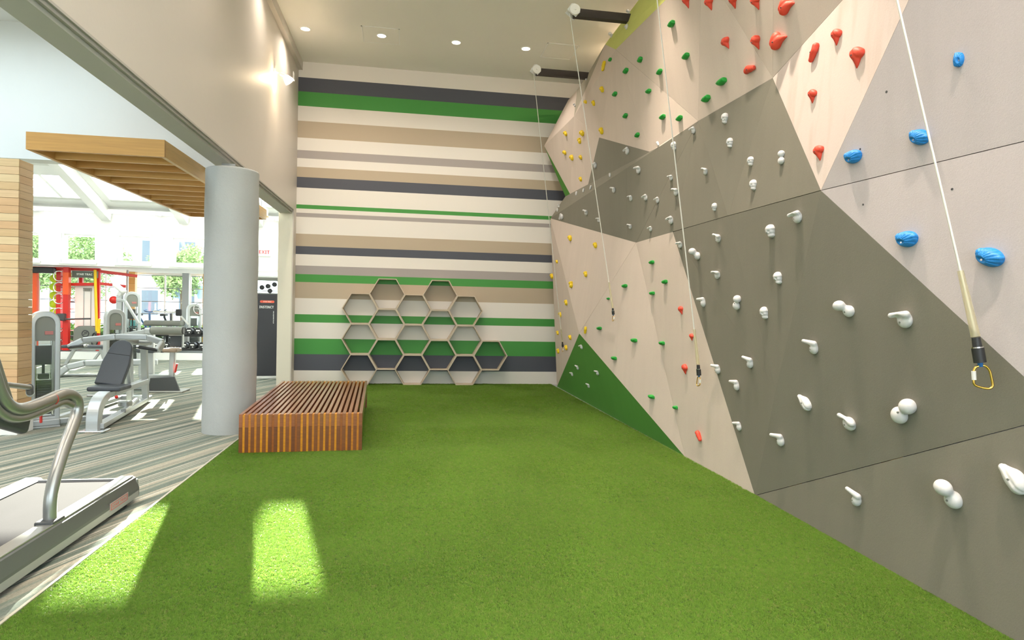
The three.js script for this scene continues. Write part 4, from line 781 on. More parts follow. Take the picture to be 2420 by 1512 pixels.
// ---------------------------------------------------------------- treadmill at the left edge
{
  const t = thing('treadmill', 'silver treadmill with a dark belt and curved handrail beside the turf', 'treadmill', [-2.105, 0, -5.48]);
  const y = 0.14;
  for (const [x, n] of [[-0.075, 1], [-0.78, 0]]) {
    const prof = [[-0.075, 0.035], [0.062, 0.035], [0.072, 0.05], [0.072, 0.105], [0.045, 0.185], [0.02, 0.196], [-0.06, 0.196], [-0.075, 0.185]];
    mesh('side_rail', ext(prof.map(([a, b]) => [n ? a : -a, b]), 2.3, 0.004).translate(x, 0, 0), M.mill, t);
    mesh('rail_cap', rbox(0.095, 0.012, 2.28, x - (n ? 0.012 : -0.012), 0.199, 1.15, 0.005), n ? M.pewter : M.millTrim, t);
  }
  mesh('lower_trim', rbox(0.006, 0.05, 2.28, -0.0015, 0.062, 1.15, 0.002), M.millTrim, t);
  mesh('belt', [rbox(0.56, 0.028, 2.24, -0.43, 0.165, 1.17, 0.012, 3)], M.belt, t);
  mesh('rear_roller', rod([-0.72, 0.15, 0.045], [-0.14, 0.15, 0.045], 0.042, 0.042, 20), M.black, t);
  mesh('deck', box(-0.71, -0.15, 0.09, 0.148, 0.08, 2.25), M.black, t);
  mesh('end_cap', rbox(0.12, 0.12, 0.03, -0.068, 0.115, 0.0, 0.012), M.greyPlastic, t);
  mesh('end_cap', rbox(0.12, 0.12, 0.03, -0.785, 0.115, 0.0, 0.012), M.greyPlastic, t);
  for (const [x, z] of [[-0.07, 0.15], [-0.79, 0.15], [-0.07, 1.9], [-0.79, 1.9]]) mesh('foot', new THREE.CylinderGeometry(0.035, 0.04, 0.04, 16).translate(x, 0.02, z), M.black, t);
  mesh('motor_hood', rbox(0.86, 0.22, 0.5, -0.43, 0.2, 2.4, 0.06, 4), M.pewter, t);
  for (const [x, lab] of [[-0.095, 1], [-0.77, 0]]) {
    const q = [[x, 0.17, 1.10], [x, 0.38, 1.085], [x, 0.60, 0.96], [x, 0.80, 0.80], [x, 0.905, 0.78], [x, 0.965, 0.85], [x, 0.985, 0.98], [x, 0.965, 1.20], [x, 0.958, 1.40], [x, 1.0, 1.53], [x, 1.10, 1.62], [x, 1.32, 1.72], [x, 1.42, 1.76]];
    const h = mesh('handrail', tube(q, 0.037, 90, 16), M.pewter, t);
    const q2 = [[x, 0.90, 0.86], [x, 0.935, 0.98], [x, 0.915, 1.20], [x, 0.908, 1.42], [x, 0.95, 1.57], [x, 1.05, 1.68], [x, 1.28, 1.79]];
    const h2 = mesh('lower_rail', tube(q2, 0.026, 60, 12), M.pewter, t);
    mesh('rail_collar', rbox(0.11, 0.03, 0.15, x + 0.0, 0.205, 1.10, 0.012), M.charcoal, t);
    if (lab) mesh('seam_band', new THREE.TorusGeometry(0.0385, 0.002, 6, 24).translate(x, 0.972, 1.09), M.red, t, 'thin red seam band');
  }
  mesh('console_mast', [bar([-0.12, 0.98, 1.52], [-0.12, 1.5, 1.78], 0.05, 0.12), bar([-0.74, 0.98, 1.52], [-0.74, 1.5, 1.78], 0.05, 0.12)], M.pewter, t);
  mesh('console', rbox(0.74, 0.42, 0.1, -0.43, 1.38, 1.80, 0.03, 3), M.black, t);
  mesh('grip_pod', [bar([-0.13, 0.86, 1.30], [-0.13, 0.99, 1.66], 0.07, 0.14, 0.03)], M.charcoal, t);
  mesh('front_grip', rod([-0.42, 1.0, 0.72], [-0.52, 0.94, 0.52], 0.024), M.black, t); mesh('grip_end', rod([-0.52, 0.94, 0.52], [-0.56, 0.92, 0.44], 0.026), M.silver, t);
  mesh('grip_stay', rod([-0.42, 1.0, 0.72], [-0.43, 1.2, 1.75], 0.018), M.pewter, t);
  mesh('safety_key', [rbox(0.014, 0.055, 0.014, -0.12, 0.862, 1.16, 0.005)], M.red, t, 'red safety key');
  const badge = sign(256, 96, (x, w, h) => { x.fillStyle = '#8f9796'; x.fillRect(0, 0, w, h); x.strokeStyle = '#c23a38'; x.lineWidth = 8; x.strokeRect(14, 14, w - 28, h - 28); x.fillStyle = '#c23a38'; x.font = 'italic bold 44px sans-serif'; x.textAlign = 'center'; x.fillText('STAR TRAC', w / 2, 64, w - 44); });
  const f = face('badge', 0.30, 0.06, badge, t, [0.0025, 0.098, 0.36], [0, Math.PI / 2, 0]); f.rotation.set(0, Math.PI / 2, 0);
}

// ---------------------------------------------------------------- strength machines
function weightTower(t, pos, turn, W = 0.36, Hh = 1.44, D = 0.22) {       // arched shroud round a weight stack; parts are children of t
  const m = new THREE.Matrix4().makeRotationY(turn).setPosition(...pos);
  const put = (n, g, mat, lab) => mesh(n, (Array.isArray(g) ? g : [g]).map((x) => { const y = x.index ? x.toNonIndexed() : x; return y.applyMatrix4(m); }), mat, t, lab);
  const arch = (w, h, y0, inset) => { const s = new THREE.Shape(), r = w / 2; s.moveTo(-r, y0); s.lineTo(-r, h - r * 1.15); s.bezierCurveTo(-r, h - r * 0.3, -r * 0.55, h, 0, h); s.bezierCurveTo(r * 0.55, h, r, h - r * 0.3, r, h - r * 1.15); s.lineTo(r, y0); s.closePath(); return s; };
  const outer = arch(W, Hh, 0.03); const hole = arch(W - 0.07, Hh - 0.05, 0.12); outer.holes.push(new THREE.Path(hole.getPoints(12).reverse()));
  put('shroud', new THREE.ExtrudeGeometry(outer, { depth: D, bevelEnabled: true, bevelThickness: 0.012, bevelSize: 0.012, bevelSegments: 3, curveSegments: 18 }).translate(0, 0, -D), M.silver);
  const cut = Hh - 0.36, topS = new THREE.Shape(), pts = hole.getPoints(16).filter((p) => p.y > cut); topS.moveTo(pts[0].x, cut); pts.forEach((p) => topS.lineTo(p.x, p.y)); topS.lineTo(pts[pts.length - 1].x, cut); topS.closePath();
  put('head_panel', new THREE.ExtrudeGeometry(topS, { depth: 0.03, bevelEnabled: false }).translate(0, 0, -0.035), M.greyPlastic);
  put('badge', rbox(W * 0.3, 0.045, 0.008, W * 0.13, Hh - 0.26, 0.0, 0.003), std({ color: lin(0.45, 0.16, 0.15), roughness: 0.4 }));
  put('window', box(-W / 2 + 0.045, W / 2 - 0.045, 0.16, cut, -0.03, -0.024), M.acrylic);
  put('placard', box(-0.10, 0.07, cut - 0.30, cut - 0.06, -0.045, -0.04), M.charcoal);
  for (let i = 0; i < 14; i++) put('weight_plate', rbox(W - 0.14, 0.029, 0.12, 0, 0.17 + 0.0305 * i, -0.12, 0.004, 1), M.charcoal);
  put('guide_rod', rod([-0.08, 0.14, -0.12], [-0.08, Hh - 0.3, -0.12], 0.011), M.chrome); put('guide_rod', rod([0.08, 0.14, -0.12], [0.08, Hh - 0.3, -0.12], 0.011), M.chrome);
  put('selector', [rod([0, 0.6, -0.12], [0, cut - 0.3, -0.12], 0.016), rbox(0.11, 0.07, 0.1, 0, 0.63, -0.12, 0.01)], M.charcoal);
  put('tower_base', [rbox(W + 0.03, 0.09, D + 0.06, 0, 0.06, -D / 2, 0.02), rbox(W + 0.02, 0.02, 0.09, 0, 0.01, 0.01, 0.005)], M.silver);
}
{
  const t = thing('press_machine', 'silver seated press machine with dark reclined back pad and arched weight tower', 'gym machine');
  weightTower(t, [-4.45, 0, -8.72], 0.62, 0.29, 1.44, 0.19);
  const post = new THREE.Shape(); post.moveTo(0.045, 0.01); post.bezierCurveTo(0.05, 0.22, 0.03, 0.40, -0.26, 0.445); post.lineTo(-0.26, 0.36); post.bezierCurveTo(-0.09, 0.33, -0.05, 0.2, -0.055, 0.01); post.closePath();
  const g = new THREE.ExtrudeGeometry(post, { depth: 0.12, bevelEnabled: true, bevelThickness: 0.01, bevelSize: 0.01, bevelSegments: 3, curveSegments: 20 }).translate(0, 0, -0.06).rotateY(-Math.PI / 2).translate(-3.76, 0, -8.43);
  mesh('front_post', g, M.silver, t); mesh('foot_plate', rbox(0.28, 0.02, 0.2, -3.74, 0.012, -8.41, 0.008), M.chrome, t);
  mesh('base_rail', [bar([-3.70, 0.06, -8.44], [-4.08, 0.06, -10.95], 0.10, 0.07), bar([-4.08, 0.06, -10.95], [-4.5, 0.06, -10.95], 0.10, 0.07)], M.silver, t);
  mesh('side_rail', [bar([-4.35, 0.055, -8.86], [-3.80, 0.055, -9.3], 0.07, 0.06), bar([-4.46, 0.06, -9.0], [-4.5, 0.06, -10.95], 0.08, 0.06)], M.silver, t);
  mesh('seat_beam', bar([-3.74, 0.40, -8.60], [-4.0, 0.36, -10.6], 0.09, 0.08), M.silver, t);
  mesh('seat_adjuster', [rbox(0.12, 0.08, 0.3, -3.80, 0.40, -8.86, 0.02), rod([-3.92, 0.41, -8.62], [-3.72, 0.41, -8.62], 0.014)], M.pewter, t);
  mesh('seat_knob', ball(-3.64, 0.375, -8.75, 0.022), M.red, t, 'small red adjustment knob');
  mesh('seat', rbox(0.40, 0.06, 0.36, -3.82, 0.465, -8.98, 0.026, 4), M.pad, t);
  const back = new THREE.Shape(); back.moveTo(-0.145, 0); back.lineTo(0.145, 0); back.lineTo(0.15, 0.30); back.lineTo(0.115, 0.53); back.quadraticCurveTo(0.09, 0.62, 0, 0.625); back.quadraticCurveTo(-0.09, 0.62, -0.115, 0.53); back.lineTo(-0.15, 0.30); back.closePath();
  const bp = mesh('back_pad', new THREE.ExtrudeGeometry(back, { depth: 0.05, bevelEnabled: true, bevelThickness: 0.016, bevelSize: 0.016, bevelSegments: 4, curveSegments: 18 }), M.pad, t); bp.position.set(-3.90, 0.48, -9.16); bp.rotation.set(-0.50, 0.12, -0.16, 'YXZ');
  const seam = mesh('pad_seam', rod([-0.14, 0.42, 0.068], [0.14, 0.42, 0.068], 0.003), M.black, t); seam.position.copy(bp.position); seam.rotation.copy(bp.rotation);
  mesh('back_stay', [bar([-3.90, 0.40, -9.2], [-3.84, 0.95, -9.62], 0.06, 0.06), bar([-3.95, 0.38, -9.9], [-3.85, 0.8, -9.56], 0.05, 0.05)], M.silver, t);
  mesh('upright', bar([-4.24, 0.05, -10.66], [-4.20, 0.95, -10.5], 0.09, 0.07), M.silver, t); mesh('upright', bar([-4.03, 0.05, -10.70], [-3.99, 0.94, -10.5], 0.09, 0.07), M.silver, t);
  mesh('pivot', [rod([-4.25, 0.98, -10.4], [-3.85, 0.98, -10.4], 0.045), bar([-4.05, 0.98, -10.4], [-4.05, 1.08, -9.85], 0.08, 0.07)], M.pewter, t);
  const A = [[-4.67, 0.93, -9.72], [-4.52, 1.03, -9.8], [-4.12, 1.085, -9.86], [-3.70, 1.08, -9.86], [-3.47, 1.015, -9.8], [-3.51, 0.90, -9.7]];
  for (const i of [0, 1, 2, 3, 4]) mesh('press_arm', bar(A[i], A[i + 1], 0.07, 0.085, 0.02), M.silver, t);
  for (const [a, b] of [[[-4.66, 0.93, -9.72], [-4.42, 0.965, -9.62]], [[-3.51, 0.91, -9.7], [-3.72, 0.955, -9.62]]]) { mesh('handle', rod(a, b, 0.022, 0.022, 14), M.black, t); mesh('handle_end', rod(b, [b[0] + (b[0] < -4 ? 0.03 : -0.03), b[1] + 0.004, b[2]], 0.024), M.chrome, t); }
  mesh('counterweight', [new THREE.CylinderGeometry(0.09, 0.09, 0.06, 20).translate(-3.92, 0.15, -9.7), bar([-3.80, 0.1, -9.35], [-4.0, 0.12, -10.3], 0.06, 0.05)], M.pewter, t);
}
{
  const t = thing('leg_curl_machine', 'leg curl machine with grey roller pad behind the press machine', 'gym machine');
  weightTower(t, [-5.12, 0, -12.25], 0.62, 0.28, 1.44, 0.19);
  mesh('roller_pad', rod([-4.49, 1.085, -12.15], [-3.97, 1.085, -12.15], 0.075, 0.075, 24), M.greyPlastic, t);
  mesh('roller_cap', [rod([-4.505, 1.085, -12.15], [-4.49, 1.085, -12.15], 0.062), rod([-3.97, 1.085, -12.15], [-3.955, 1.085, -12.15], 0.062)], M.black, t);
  mesh('swing_arm', [bar([-5.0, 0.98, -12.3], [-4.5, 1.08, -12.15], 0.07, 0.09, 0.02), rbox(0.16, 0.12, 0.14, -4.53, 1.07, -12.18, 0.03)], M.silver, t);
  mesh('frame_post', [bar([-4.55, 0.04, -12.3], [-4.55, 1.02, -12.3], 0.10, 0.10), bar([-5.1, 0.05, -12.35], [-4.5, 0.05, -12.35], 0.10, 0.07)], M.silver, t);
  mesh('knee_pad', rbox(0.3, 0.08, 0.3, -4.6, 0.72, -12.3, 0.03, 3), M.pad, t);
}
{
  const t = thing('preacher_seat', 'small seat with upright pad on a silver post and dark base plate', 'gym machine', [-4.18, 0, -12.05]);
  mesh('base_plate', [ext([[-0.30, 0.01], [0.22, 0.01], [0.12, 0.27], [-0.26, 0.25]], 0.04, 0.006).translate(0, 0, 0.02)], M.charcoal, t);
  mesh('base_foot', rbox(0.6, 0.03, 0.4, -0.02, 0.015, -0.1, 0.01), M.pewter, t);
  mesh('base_beam', [bar([-0.5, 0.24, -0.12], [0.02, 0.24, -0.12], 0.10, 0.12)], M.silver, t);
  mesh('post', bar([0.02, 0.04, -0.12], [0.04, 0.72, -0.12], 0.09, 0.10, 0.02), M.silver, t);
  mesh('seat', rbox(0.25, 0.07, 0.28, 0.03, 0.74, -0.10, 0.03, 4), std({ color: lin(0.33, 0.24, 0.18), roughness: 0.45 }), t);
  mesh('back_pad', rbox(0.20, 0.20, 0.07, 0.06, 0.89, -0.22, 0.02, 3), M.pad, t);
  mesh('pad_frame', [rbox(0.24, 0.02, 0.075, 0.06, 1.0, -0.22, 0.008), rbox(0.02, 0.22, 0.075, 0.17, 0.89, -0.22, 0.008)], M.silver, t);
  mesh('adjuster', [rod([0.10, 0.34, -0.06], [0.13, 0.5, -0.06], 0.016)], M.red, t);
}
{
  const t = thing('flat_bench', 'low flat bench with thin dark pad before the raised platform', 'bench', [-7.72, 0, -16.9]);
  mesh('pad', [rbox(1.0, 0.07, 0.32, 0.0, 0.47, 0, 0.03, 3)], M.pad, t);
  mesh('frame', [bar([-0.3, 0.42, 0], [0.35, 0.42, 0], 0.08, 0.06), bar([0.32, 0.42, 0], [0.45, 0.03, 0], 0.07, 0.07), bar([-0.25, 0.42, 0], [-0.45, 0.03, 0.0], 0.07, 0.07), bar([0.1, 0.03, 0], [0.35, 0.4, 0], 0.06, 0.05)], M.silver, t);
  mesh('foot', rbox(0.08, 0.04, 0.5, 0.45, 0.02, 0, 0.015), M.pewter, t); mesh('foot', rbox(0.08, 0.04, 0.5, -0.45, 0.02, 0, 0.015), M.pewter, t);
}
{
  const t = thing('low_frame', 'silver low machine frame with a ground bar left of the press bench', 'gym machine');
  const q = [[-7.05, 0.04, -14.2], [-6.85, 0.22, -14.25], [-6.55, 0.30, -14.3], [-6.0, 0.32, -14.35], [-5.2, 0.32, -14.4]];
  const g = []; for (let i = 0; i < 4; i++) g.push(bar(q[i], q[i + 1], 0.12, 0.13, 0.03)); mesh('frame_beam', g, M.silver, t);
  mesh('ground_bar', rod([-7.05, 0.035, -14.4], [-5.9, 0.035, -14.55], 0.03), M.pewter, t); for (const x of [-7.05, -6.3, -5.95]) mesh('bar_cap', rod([x - 0.04, 0.038, -14.42 - (x + 7.05) * 0.12], [x + 0.04, 0.038, -14.43 - (x + 7.05) * 0.12], 0.038), M.charcoal, t);
  mesh('support', bar([-5.5, 0.02, -14.38], [-5.5, 0.30, -14.38], 0.1, 0.1), M.silver, t);
}
{
  const t = thing('pulldown_machine', 'tall grey machine with a slanting silver arm before the far windows', 'gym machine');
  weightTower(t, [-6.74, 0, -17.0], 0.3, 0.33, 1.82, 0.24);
  mesh('mast', bar([-7.0, 0.02, -16.9], [-7.0, 1.75, -16.95], 0.12, 0.12), M.silver, t);
  mesh('head', [bar([-7.1, 2.02, -16.85], [-6.86, 1.80, -16.9], 0.22, 0.12, 0.05), bar([-7.0, 1.74, -16.93], [-6.9, 1.86, -16.9], 0.12, 0.1)], M.lightPlastic, t);
  mesh('lever_arm', [bar([-7.0, 1.62, -16.8], [-6.74, 1.60, -16.6], 0.05, 0.07, 0.02), bar([-6.74, 1.60, -16.6], [-6.42, 1.05, -16.6], 0.05, 0.07, 0.02)], M.silver, t);
  mesh('hook', tube([[-6.62, 1.2, -16.6], [-6.62, 1.02, -16.58], [-6.58, 0.98, -16.55], [-6.46, 0.99, -16.55]], 0.014, 20, 8), M.black, t);
}
{
  const t = thing('arched_tower', 'arched silver weight tower with a round cam by the right-hand pilaster', 'gym machine', [0, 0.19, 0]);
  weightTower(t, [-6.28, 0, -20.2], 0.5, 0.36, 1.36, 0.22);
  mesh('cam', [new THREE.TorusGeometry(0.17, 0.012, 8, 32).translate(-6.12, 1.22, -20.12), new THREE.CylinderGeometry(0.035, 0.035, 0.05, 16).rotateX(Math.PI / 2).translate(-6.12, 1.22, -20.12)], M.chrome, t);
  mesh('cam_spoke', [rod([-6.28, 1.22, -20.12], [-5.95, 1.22, -20.12], 0.008), rod([-6.12, 1.06, -20.12], [-6.12, 1.39, -20.12], 0.008)], M.chrome, t);
  mesh('handle_pad', rbox(0.17, 0.2, 0.06, -6.66, 1.1, -20.0, 0.03, 3), M.black, t);
  mesh('handle_arm', bar([-6.66, 1.05, -20.05], [-6.42, 0.75, -20.1], 0.05, 0.05), M.lightPlastic, t);
}
{
  const t = thing('ab_bench', 'upholstered grey bench with silver frame on the platform behind the dumbbells', 'bench', [0, 0.19, 0]);
  mesh('pad', rbox(1.05, 0.16, 0.34, -7.05, 0.78, -20.0, 0.06, 4), M.greyPlastic, t);
  mesh('frame', [bar([-7.45, 0.02, -20], [-7.35, 0.7, -20], 0.07, 0.07), bar([-6.7, 0.02, -20], [-6.7, 0.7, -20], 0.07, 0.07), bar([-7.4, 1.12, -20.1], [-6.7, 1.1, -20.1], 0.05, 0.05), bar([-6.86, 0.4, -20.1], [-6.86, 1.2, -20.1], 0.03, 0.03)], M.lightPlastic, t);
}
// multi-station red rig
{
  const t = thing('red_training_rig', 'red multi-station training rig with white cable panel, hoops and yellow strap', 'training rig', [0, 0.19, 0]);
  const post = (x, z, w, m) => mesh('post', rbox(w, 2.3, w, x, 1.15, z, 0.012), m, t);
  post(-10.1, -19.3, 0.11, M.orange); post(-9.78, -19.9, 0.1, M.red); post(-9.56, -19.4, 0.12, M.red); post(-8.52, -19.3, 0.09, M.red); post(-7.98, -19.8, 0.05, M.silver); post(-9.10, -19.6, 0.09, M.red); post(-9.95, -20.6, 0.1, M.red);
  mesh('front_post', [rbox(0.14, 2.3, 0.14, -9.25, 1.15, -19.15, 0.015)], M.red, t); mesh('post_sleeve', rbox(0.15, 0.62, 0.15, -9.25, 1.85, -19.15, 0.015), M.orange, t); mesh('base_plate', rbox(0.36, 0.02, 0.34, -9.25, 0.01, -19.15, 0.006), M.charcoal, t);
  for (const [a, b] of [[[-10.1, 2.26, -19.3], [-8.5, 2.26, -19.3]], [[-9.6, 1.82, -19.3], [-8.5, 1.86, -19.3]], [[-8.5, 2.22, -19.3], [-7.6, 2.12, -19.5]], [[-8.5, 1.88, -19.3], [-7.9, 1.82, -19.5]]]) mesh('crossbar', bar(a, b, 0.07, 0.08), M.red, t);
  mesh('cable_panel', rbox(0.62, 1.35, 0.05, -8.86, 1.18, -19.42, 0.02), M.whitePaint, t); for (const x of [-8.93, -8.75]) mesh('cable', rod([x, 0.62, -19.385], [x, 1.72, -19.385], 0.012), M.silver, t);
  mesh('panel_label', rbox(0.22, 0.09, 0.02, -8.84, 1.7, -19.385, 0.005), M.greyPlastic, t);
  mesh('stack_shroud', [ext([[-0.29, 0.05], [0.29, 0.05], [0.27, 0.62], [0.18, 0.68], [-0.16, 0.68], [-0.27, 0.6]], 0.16, 0.012).translate(-8.82, 0.0, -19.38)], M.greyPlastic, t);
  mesh('emblem', [new THREE.TorusGeometry(0.085, 0.014, 8, 28).translate(-8.8, 0.48, -19.205), bar([-8.86, 0.45, -19.205], [-8.76, 0.50, -19.205], 0.02, 0.02), bar([-8.84, 0.50, -19.205], [-8.74, 0.54, -19.205], 0.02, 0.02)], M.charcoal, t);
  mesh('sign_board', rbox(0.66, 0.19, 0.05, -8.84, 2.12, -19.24, 0.01), M.greyPlastic, t);
  const sm = sign(256, 72, (x, w, h) => { x.fillStyle = '#59615a'; x.fillRect(0, 0, w, h); x.fillStyle = '#e6ece6'; x.font = 'bold 34px sans-serif'; x.textAlign = 'center'; x.fillText('STAR TRAC', w / 2, 48, w - 60); });
  face('sign_face', 0.6, 0.16, sm, t, [-8.84, 2.12, -19.213]);
  mesh('strap', [rod([-8.50, 0.55, -19.18], [-8.56, 2.25, -19.18], 0.035), rod([-8.46, 0.5, -19.18], [-8.44, 0.9, -19.18], 0.04)], M.yellowStrap, t);
  mesh('strap_handle', [tube([[-8.55, 0.5, -19.15], [-8.62, 0.3, -19.15], [-8.55, 0.12, -19.15], [-8.46, 0.3, -19.15]], 0.018, 30, 8, true)], M.black, t);
  mesh('grip_bar', [rod([-9.7, 0.86, -19.0], [-8.6, 0.9, -19.05], 0.022), rbox(0.2, 0.2, 0.16, -9.32, 0.93, -19.03, 0.03)], M.charcoal, t);
  for (let i = 0; i < 6; i++) mesh('hoop', new THREE.TorusGeometry(0.135, 0.016, 8, 28, Math.PI * 1.4).rotateZ(1.0).translate(-9.42, 0.42 + 0.31 * i + (i > 2 ? 0.08 : 0), -19.1), M.chrome, t);
  for (let i = 0; i < 7; i++) mesh('rung', rod([-9.56, 0.25 + 0.3 * i, -19.42], [-9.1, 0.25 + 0.3 * i, -19.58], 0.018), M.silver, t);
  mesh('side_panel', rbox(0.2, 1.35, 0.04, -10.3, 1.25, -19.7, 0.01), M.lightPlastic, t);
  mesh('top_bracket', [rbox(0.55, 0.16, 0.2, -9.85, 2.2, -19.2, 0.03)], M.black, t);
  for (let i = 0; i < 3; i++) mesh('kettle_tray', rbox(0.34, 0.05, 0.3, -9.62, 0.35 + 0.5 * i, -20.1, 0.01), M.charcoal, t);
}
for (let i = 0; i < 5; i++) single('medicine_ball', ball(-10.06, 2.2 - 0.245 * i, -20.15, 0.12, 20), M.limeBall, `bright lime medicine ball in the rig, ${['topmost', 'second from the top', 'middle one', 'second from the bottom', 'lowest'][i]} of the stacked five`, 'medicine ball', 'lime medicine balls in the red rig');
single('red_ball', ball(-8.13, 1.62, -19.3, 0.11, 20), M.red, 'small red ball hanging beside the silver pole of the rig', 'ball');
single('storage_tub', rbox(0.5, 0.62, 0.4, -8.22, 0.72, -20.4, 0.05, 3), M.teal, 'teal box standing right of the red rig', 'box');
// two-tier rack of dumbbells
{
  const t = thing('dumbbell_rack', 'black two-tier rack loaded with dumbbells on the platform', 'rack', [0, 0.19, 0]);
  for (const y of [0.075, 0.475]) { mesh('shelf', [bar([-8.1, y, -19.12], [-5.3, y, -19.12], 0.30, 0.04, 0.01)], M.charcoal, t); mesh('shelf_lip', bar([-8.1, y + 0.01, -18.96], [-5.3, y + 0.01, -18.96], 0.03, 0.07, 0.01), M.black, t); }
  for (const x of [-8.0, -6.7, -5.4]) mesh('leg', [bar([x, 0, -19.24], [x, 0.48, -19.24], 0.07, 0.05), rbox(0.08, 0.03, 0.5, x, 0.015, -19.1, 0.01)], M.black, t);
  const proto = new THREE.Group(); proto.name = 'dumbbell';
  for (const s of [-1, 1]) mesh('head', new THREE.CylinderGeometry(0.078, 0.078, 0.10, 8).rotateX(Math.PI / 2).rotateZ(Math.PI / 8).translate(0, 0, s * 0.11), M.black, proto);
  mesh('handle', rod([0, 0, -0.08], [0, 0, 0.08], 0.016), M.chrome, proto);
  mesh('number_plate', [rbox(0.075, 0.028, 0.006, 0, 0.018, 0.163, 0.002, 1), rbox(0.025, 0.016, 0.006, 0.01, -0.03, 0.163, 0.002, 1)], M.whitePaint, proto);
  const ord = ['first', 'second', 'third', 'fourth', 'fifth', 'sixth', 'seventh', 'eighth', 'ninth', 'tenth', 'eleventh', 'twelfth', 'thirteenth', 'fourteenth'];
  for (const [y, word, off] of [[0.60, 'upper', 0], [0.20, 'lower', 0.1]]) for (let i = 0; i < 11; i++) {
    const o = proto.clone(); o.name = numbered('dumbbell'); o.position.set(-7.9 + off + 0.235 * i, 0.19 + y, -19.1); o.rotation.y = R(-0.06, 0.06); const k = 1.0 + 0.035 * i; o.scale.set(k, k, k); scene.add(o);
    o.userData = { label: `black dumbbell with white number plate, ${ord[i]} from the left on the ${word} rack tier`, category: 'dumbbell', group: 'dumbbells on the two-tier rack' };
  }
}
// exercise bikes by the glazing
function bike(x, z, turn, mat, label) {
  const t = thing('exercise_bike', label, 'exercise bike', [x, 0.19, z], turn, 'exercise bikes by the glazing');
  mesh('frame', [rod([-0.4, 0.12, 0], [0.3, 0.75, 0], 0.035), rod([0.42, 0.12, 0], [0.36, 1.05, 0], 0.035), rod([0.3, 0.5, 0], [-0.25, 0.95, 0], 0.03)], mat, t);
  mesh('flywheel', new THREE.CylinderGeometry(0.22, 0.22, 0.04, 28).rotateX(Math.PI / 2).translate(0.42, 0.34, 0), M.charcoal, t);
  mesh('saddle', [rbox(0.28, 0.06, 0.16, -0.28, 1.0, 0, 0.025, 3)], M.black, t);
  mesh('handlebar', [tube([[0.6, 1.16, -0.22], [0.42, 1.12, -0.2], [0.36, 1.08, 0], [0.42, 1.12, 0.2], [0.6, 1.16, 0.22]], 0.022, 30, 8)], mat, t);
  mesh('stabiliser', rod([-0.4, 0.04, -0.25], [-0.4, 0.04, 0.25], 0.035), M.charcoal, t); mesh('stabiliser', rod([0.45, 0.04, -0.25], [0.45, 0.04, 0.25], 0.035), M.charcoal, t);
  mesh('crank', [rod([0, 0.3, -0.12], [0, 0.3, 0.12], 0.02), rod([0, 0.3, 0.12], [0.12, 0.2, 0.12], 0.014), rod([0, 0.3, -0.12], [-0.12, 0.4, -0.12], 0.014)], M.chrome, t);
}
const bikeBlue = std({ color: lin(0.10, 0.20, 0.40), roughness: 0.4 });
bike(-8.08, -21.2, 1.45, bikeBlue, 'blue exercise bike by the far glazing, left of the other bike'); bike(-7.40, -21.2, 1.6, M.charcoal, 'dark exercise bike by the far glazing, right of the blue one');
// black cable-machine back behind the opening
{
  const t = thing('cable_tower', 'tall black cable machine back panel with white lettering behind the column', 'gym machine', [-2.98, 0, -14.2], 0.12);
  const s = new THREE.Shape(), w = 0.28, h = 2.16, r = 0.09; s.moveTo(-w, 0.06); s.lineTo(-w, h - r); s.quadraticCurveTo(-w, h, -w + r, h); s.lineTo(w - r, h); s.quadraticCurveTo(w, h, w, h - r); s.lineTo(w, 0.06); s.closePath();
  const hp = new THREE.Path(); hp.moveTo(-w + 0.05, h - 0.34); hp.lineTo(w - 0.035, h - 0.34); hp.lineTo(w - 0.035, h - 0.1); hp.lineTo(w - 0.08, h - 0.045); hp.lineTo(-w + 0.05, h - 0.045); hp.closePath(); s.holes.push(hp);
  mesh('shell', new THREE.ExtrudeGeometry(s, { depth: 0.2, bevelEnabled: true, bevelThickness: 0.012, bevelSize: 0.012, bevelSegments: 3 }).translate(0, 0, -0.2), M.greyPlastic, t);
  mesh('back_panel', rbox(2 * w - 0.05, h - 0.42, 0.03, -0.0, (h - 0.42) / 2 + 0.07, 0.012, 0.01), std({ color: lin(0.035, 0.035, 0.043), roughness: 0.45 }), t);
  for (const [x, y] of [[0.02, 1.98], [0.15, 2.02], [0.06, 1.88], [-0.1, 1.95]]) mesh('pulley_wheel', [new THREE.CylinderGeometry(0.05, 0.05, 0.03, 24).rotateX(Math.PI / 2).translate(x, y, -0.02), new THREE.CylinderGeometry(0.02, 0.02, 0.04, 12).rotateX(Math.PI / 2).translate(x, y, -0.02)], M.black, t);
  mesh('foot_rail', rbox(2 * w + 0.04, 0.06, 0.3, 0, 0.03, -0.08, 0.02), M.lightPlastic, t);
  const txt = sign(512, 512, (x, W2, H2) => {
    x.fillStyle = '#34343a'; x.fillRect(0, 0, W2, H2); x.fillStyle = '#e2604a'; x.beginPath(); x.roundRect ? x.roundRect(120, 60, 300, 46, 23) : x.rect(120, 60, 300, 46); x.fill(); x.fillStyle = '#f3c9bd'; x.font = 'italic bold 34px sans-serif'; x.textAlign = 'center'; x.fillText('STAR TRAC', 270, 95, 250);
    x.fillStyle = '#dfe4e2'; x.font = 'bold 66px sans-serif'; x.fillText('INSTINCT', 256, 210, 470);
    x.save(); x.translate(396, 262); x.rotate(Math.PI / 2); x.textAlign = 'left'; x.font = 'bold 26px sans-serif'; x.fillText('DUAL ADJUSTABLE PULLEY', 0, 0, 240); x.restore();
  });
  face('lettering', 0.49, 0.57, txt, t, [0, 1.457, 0.0285]);
}
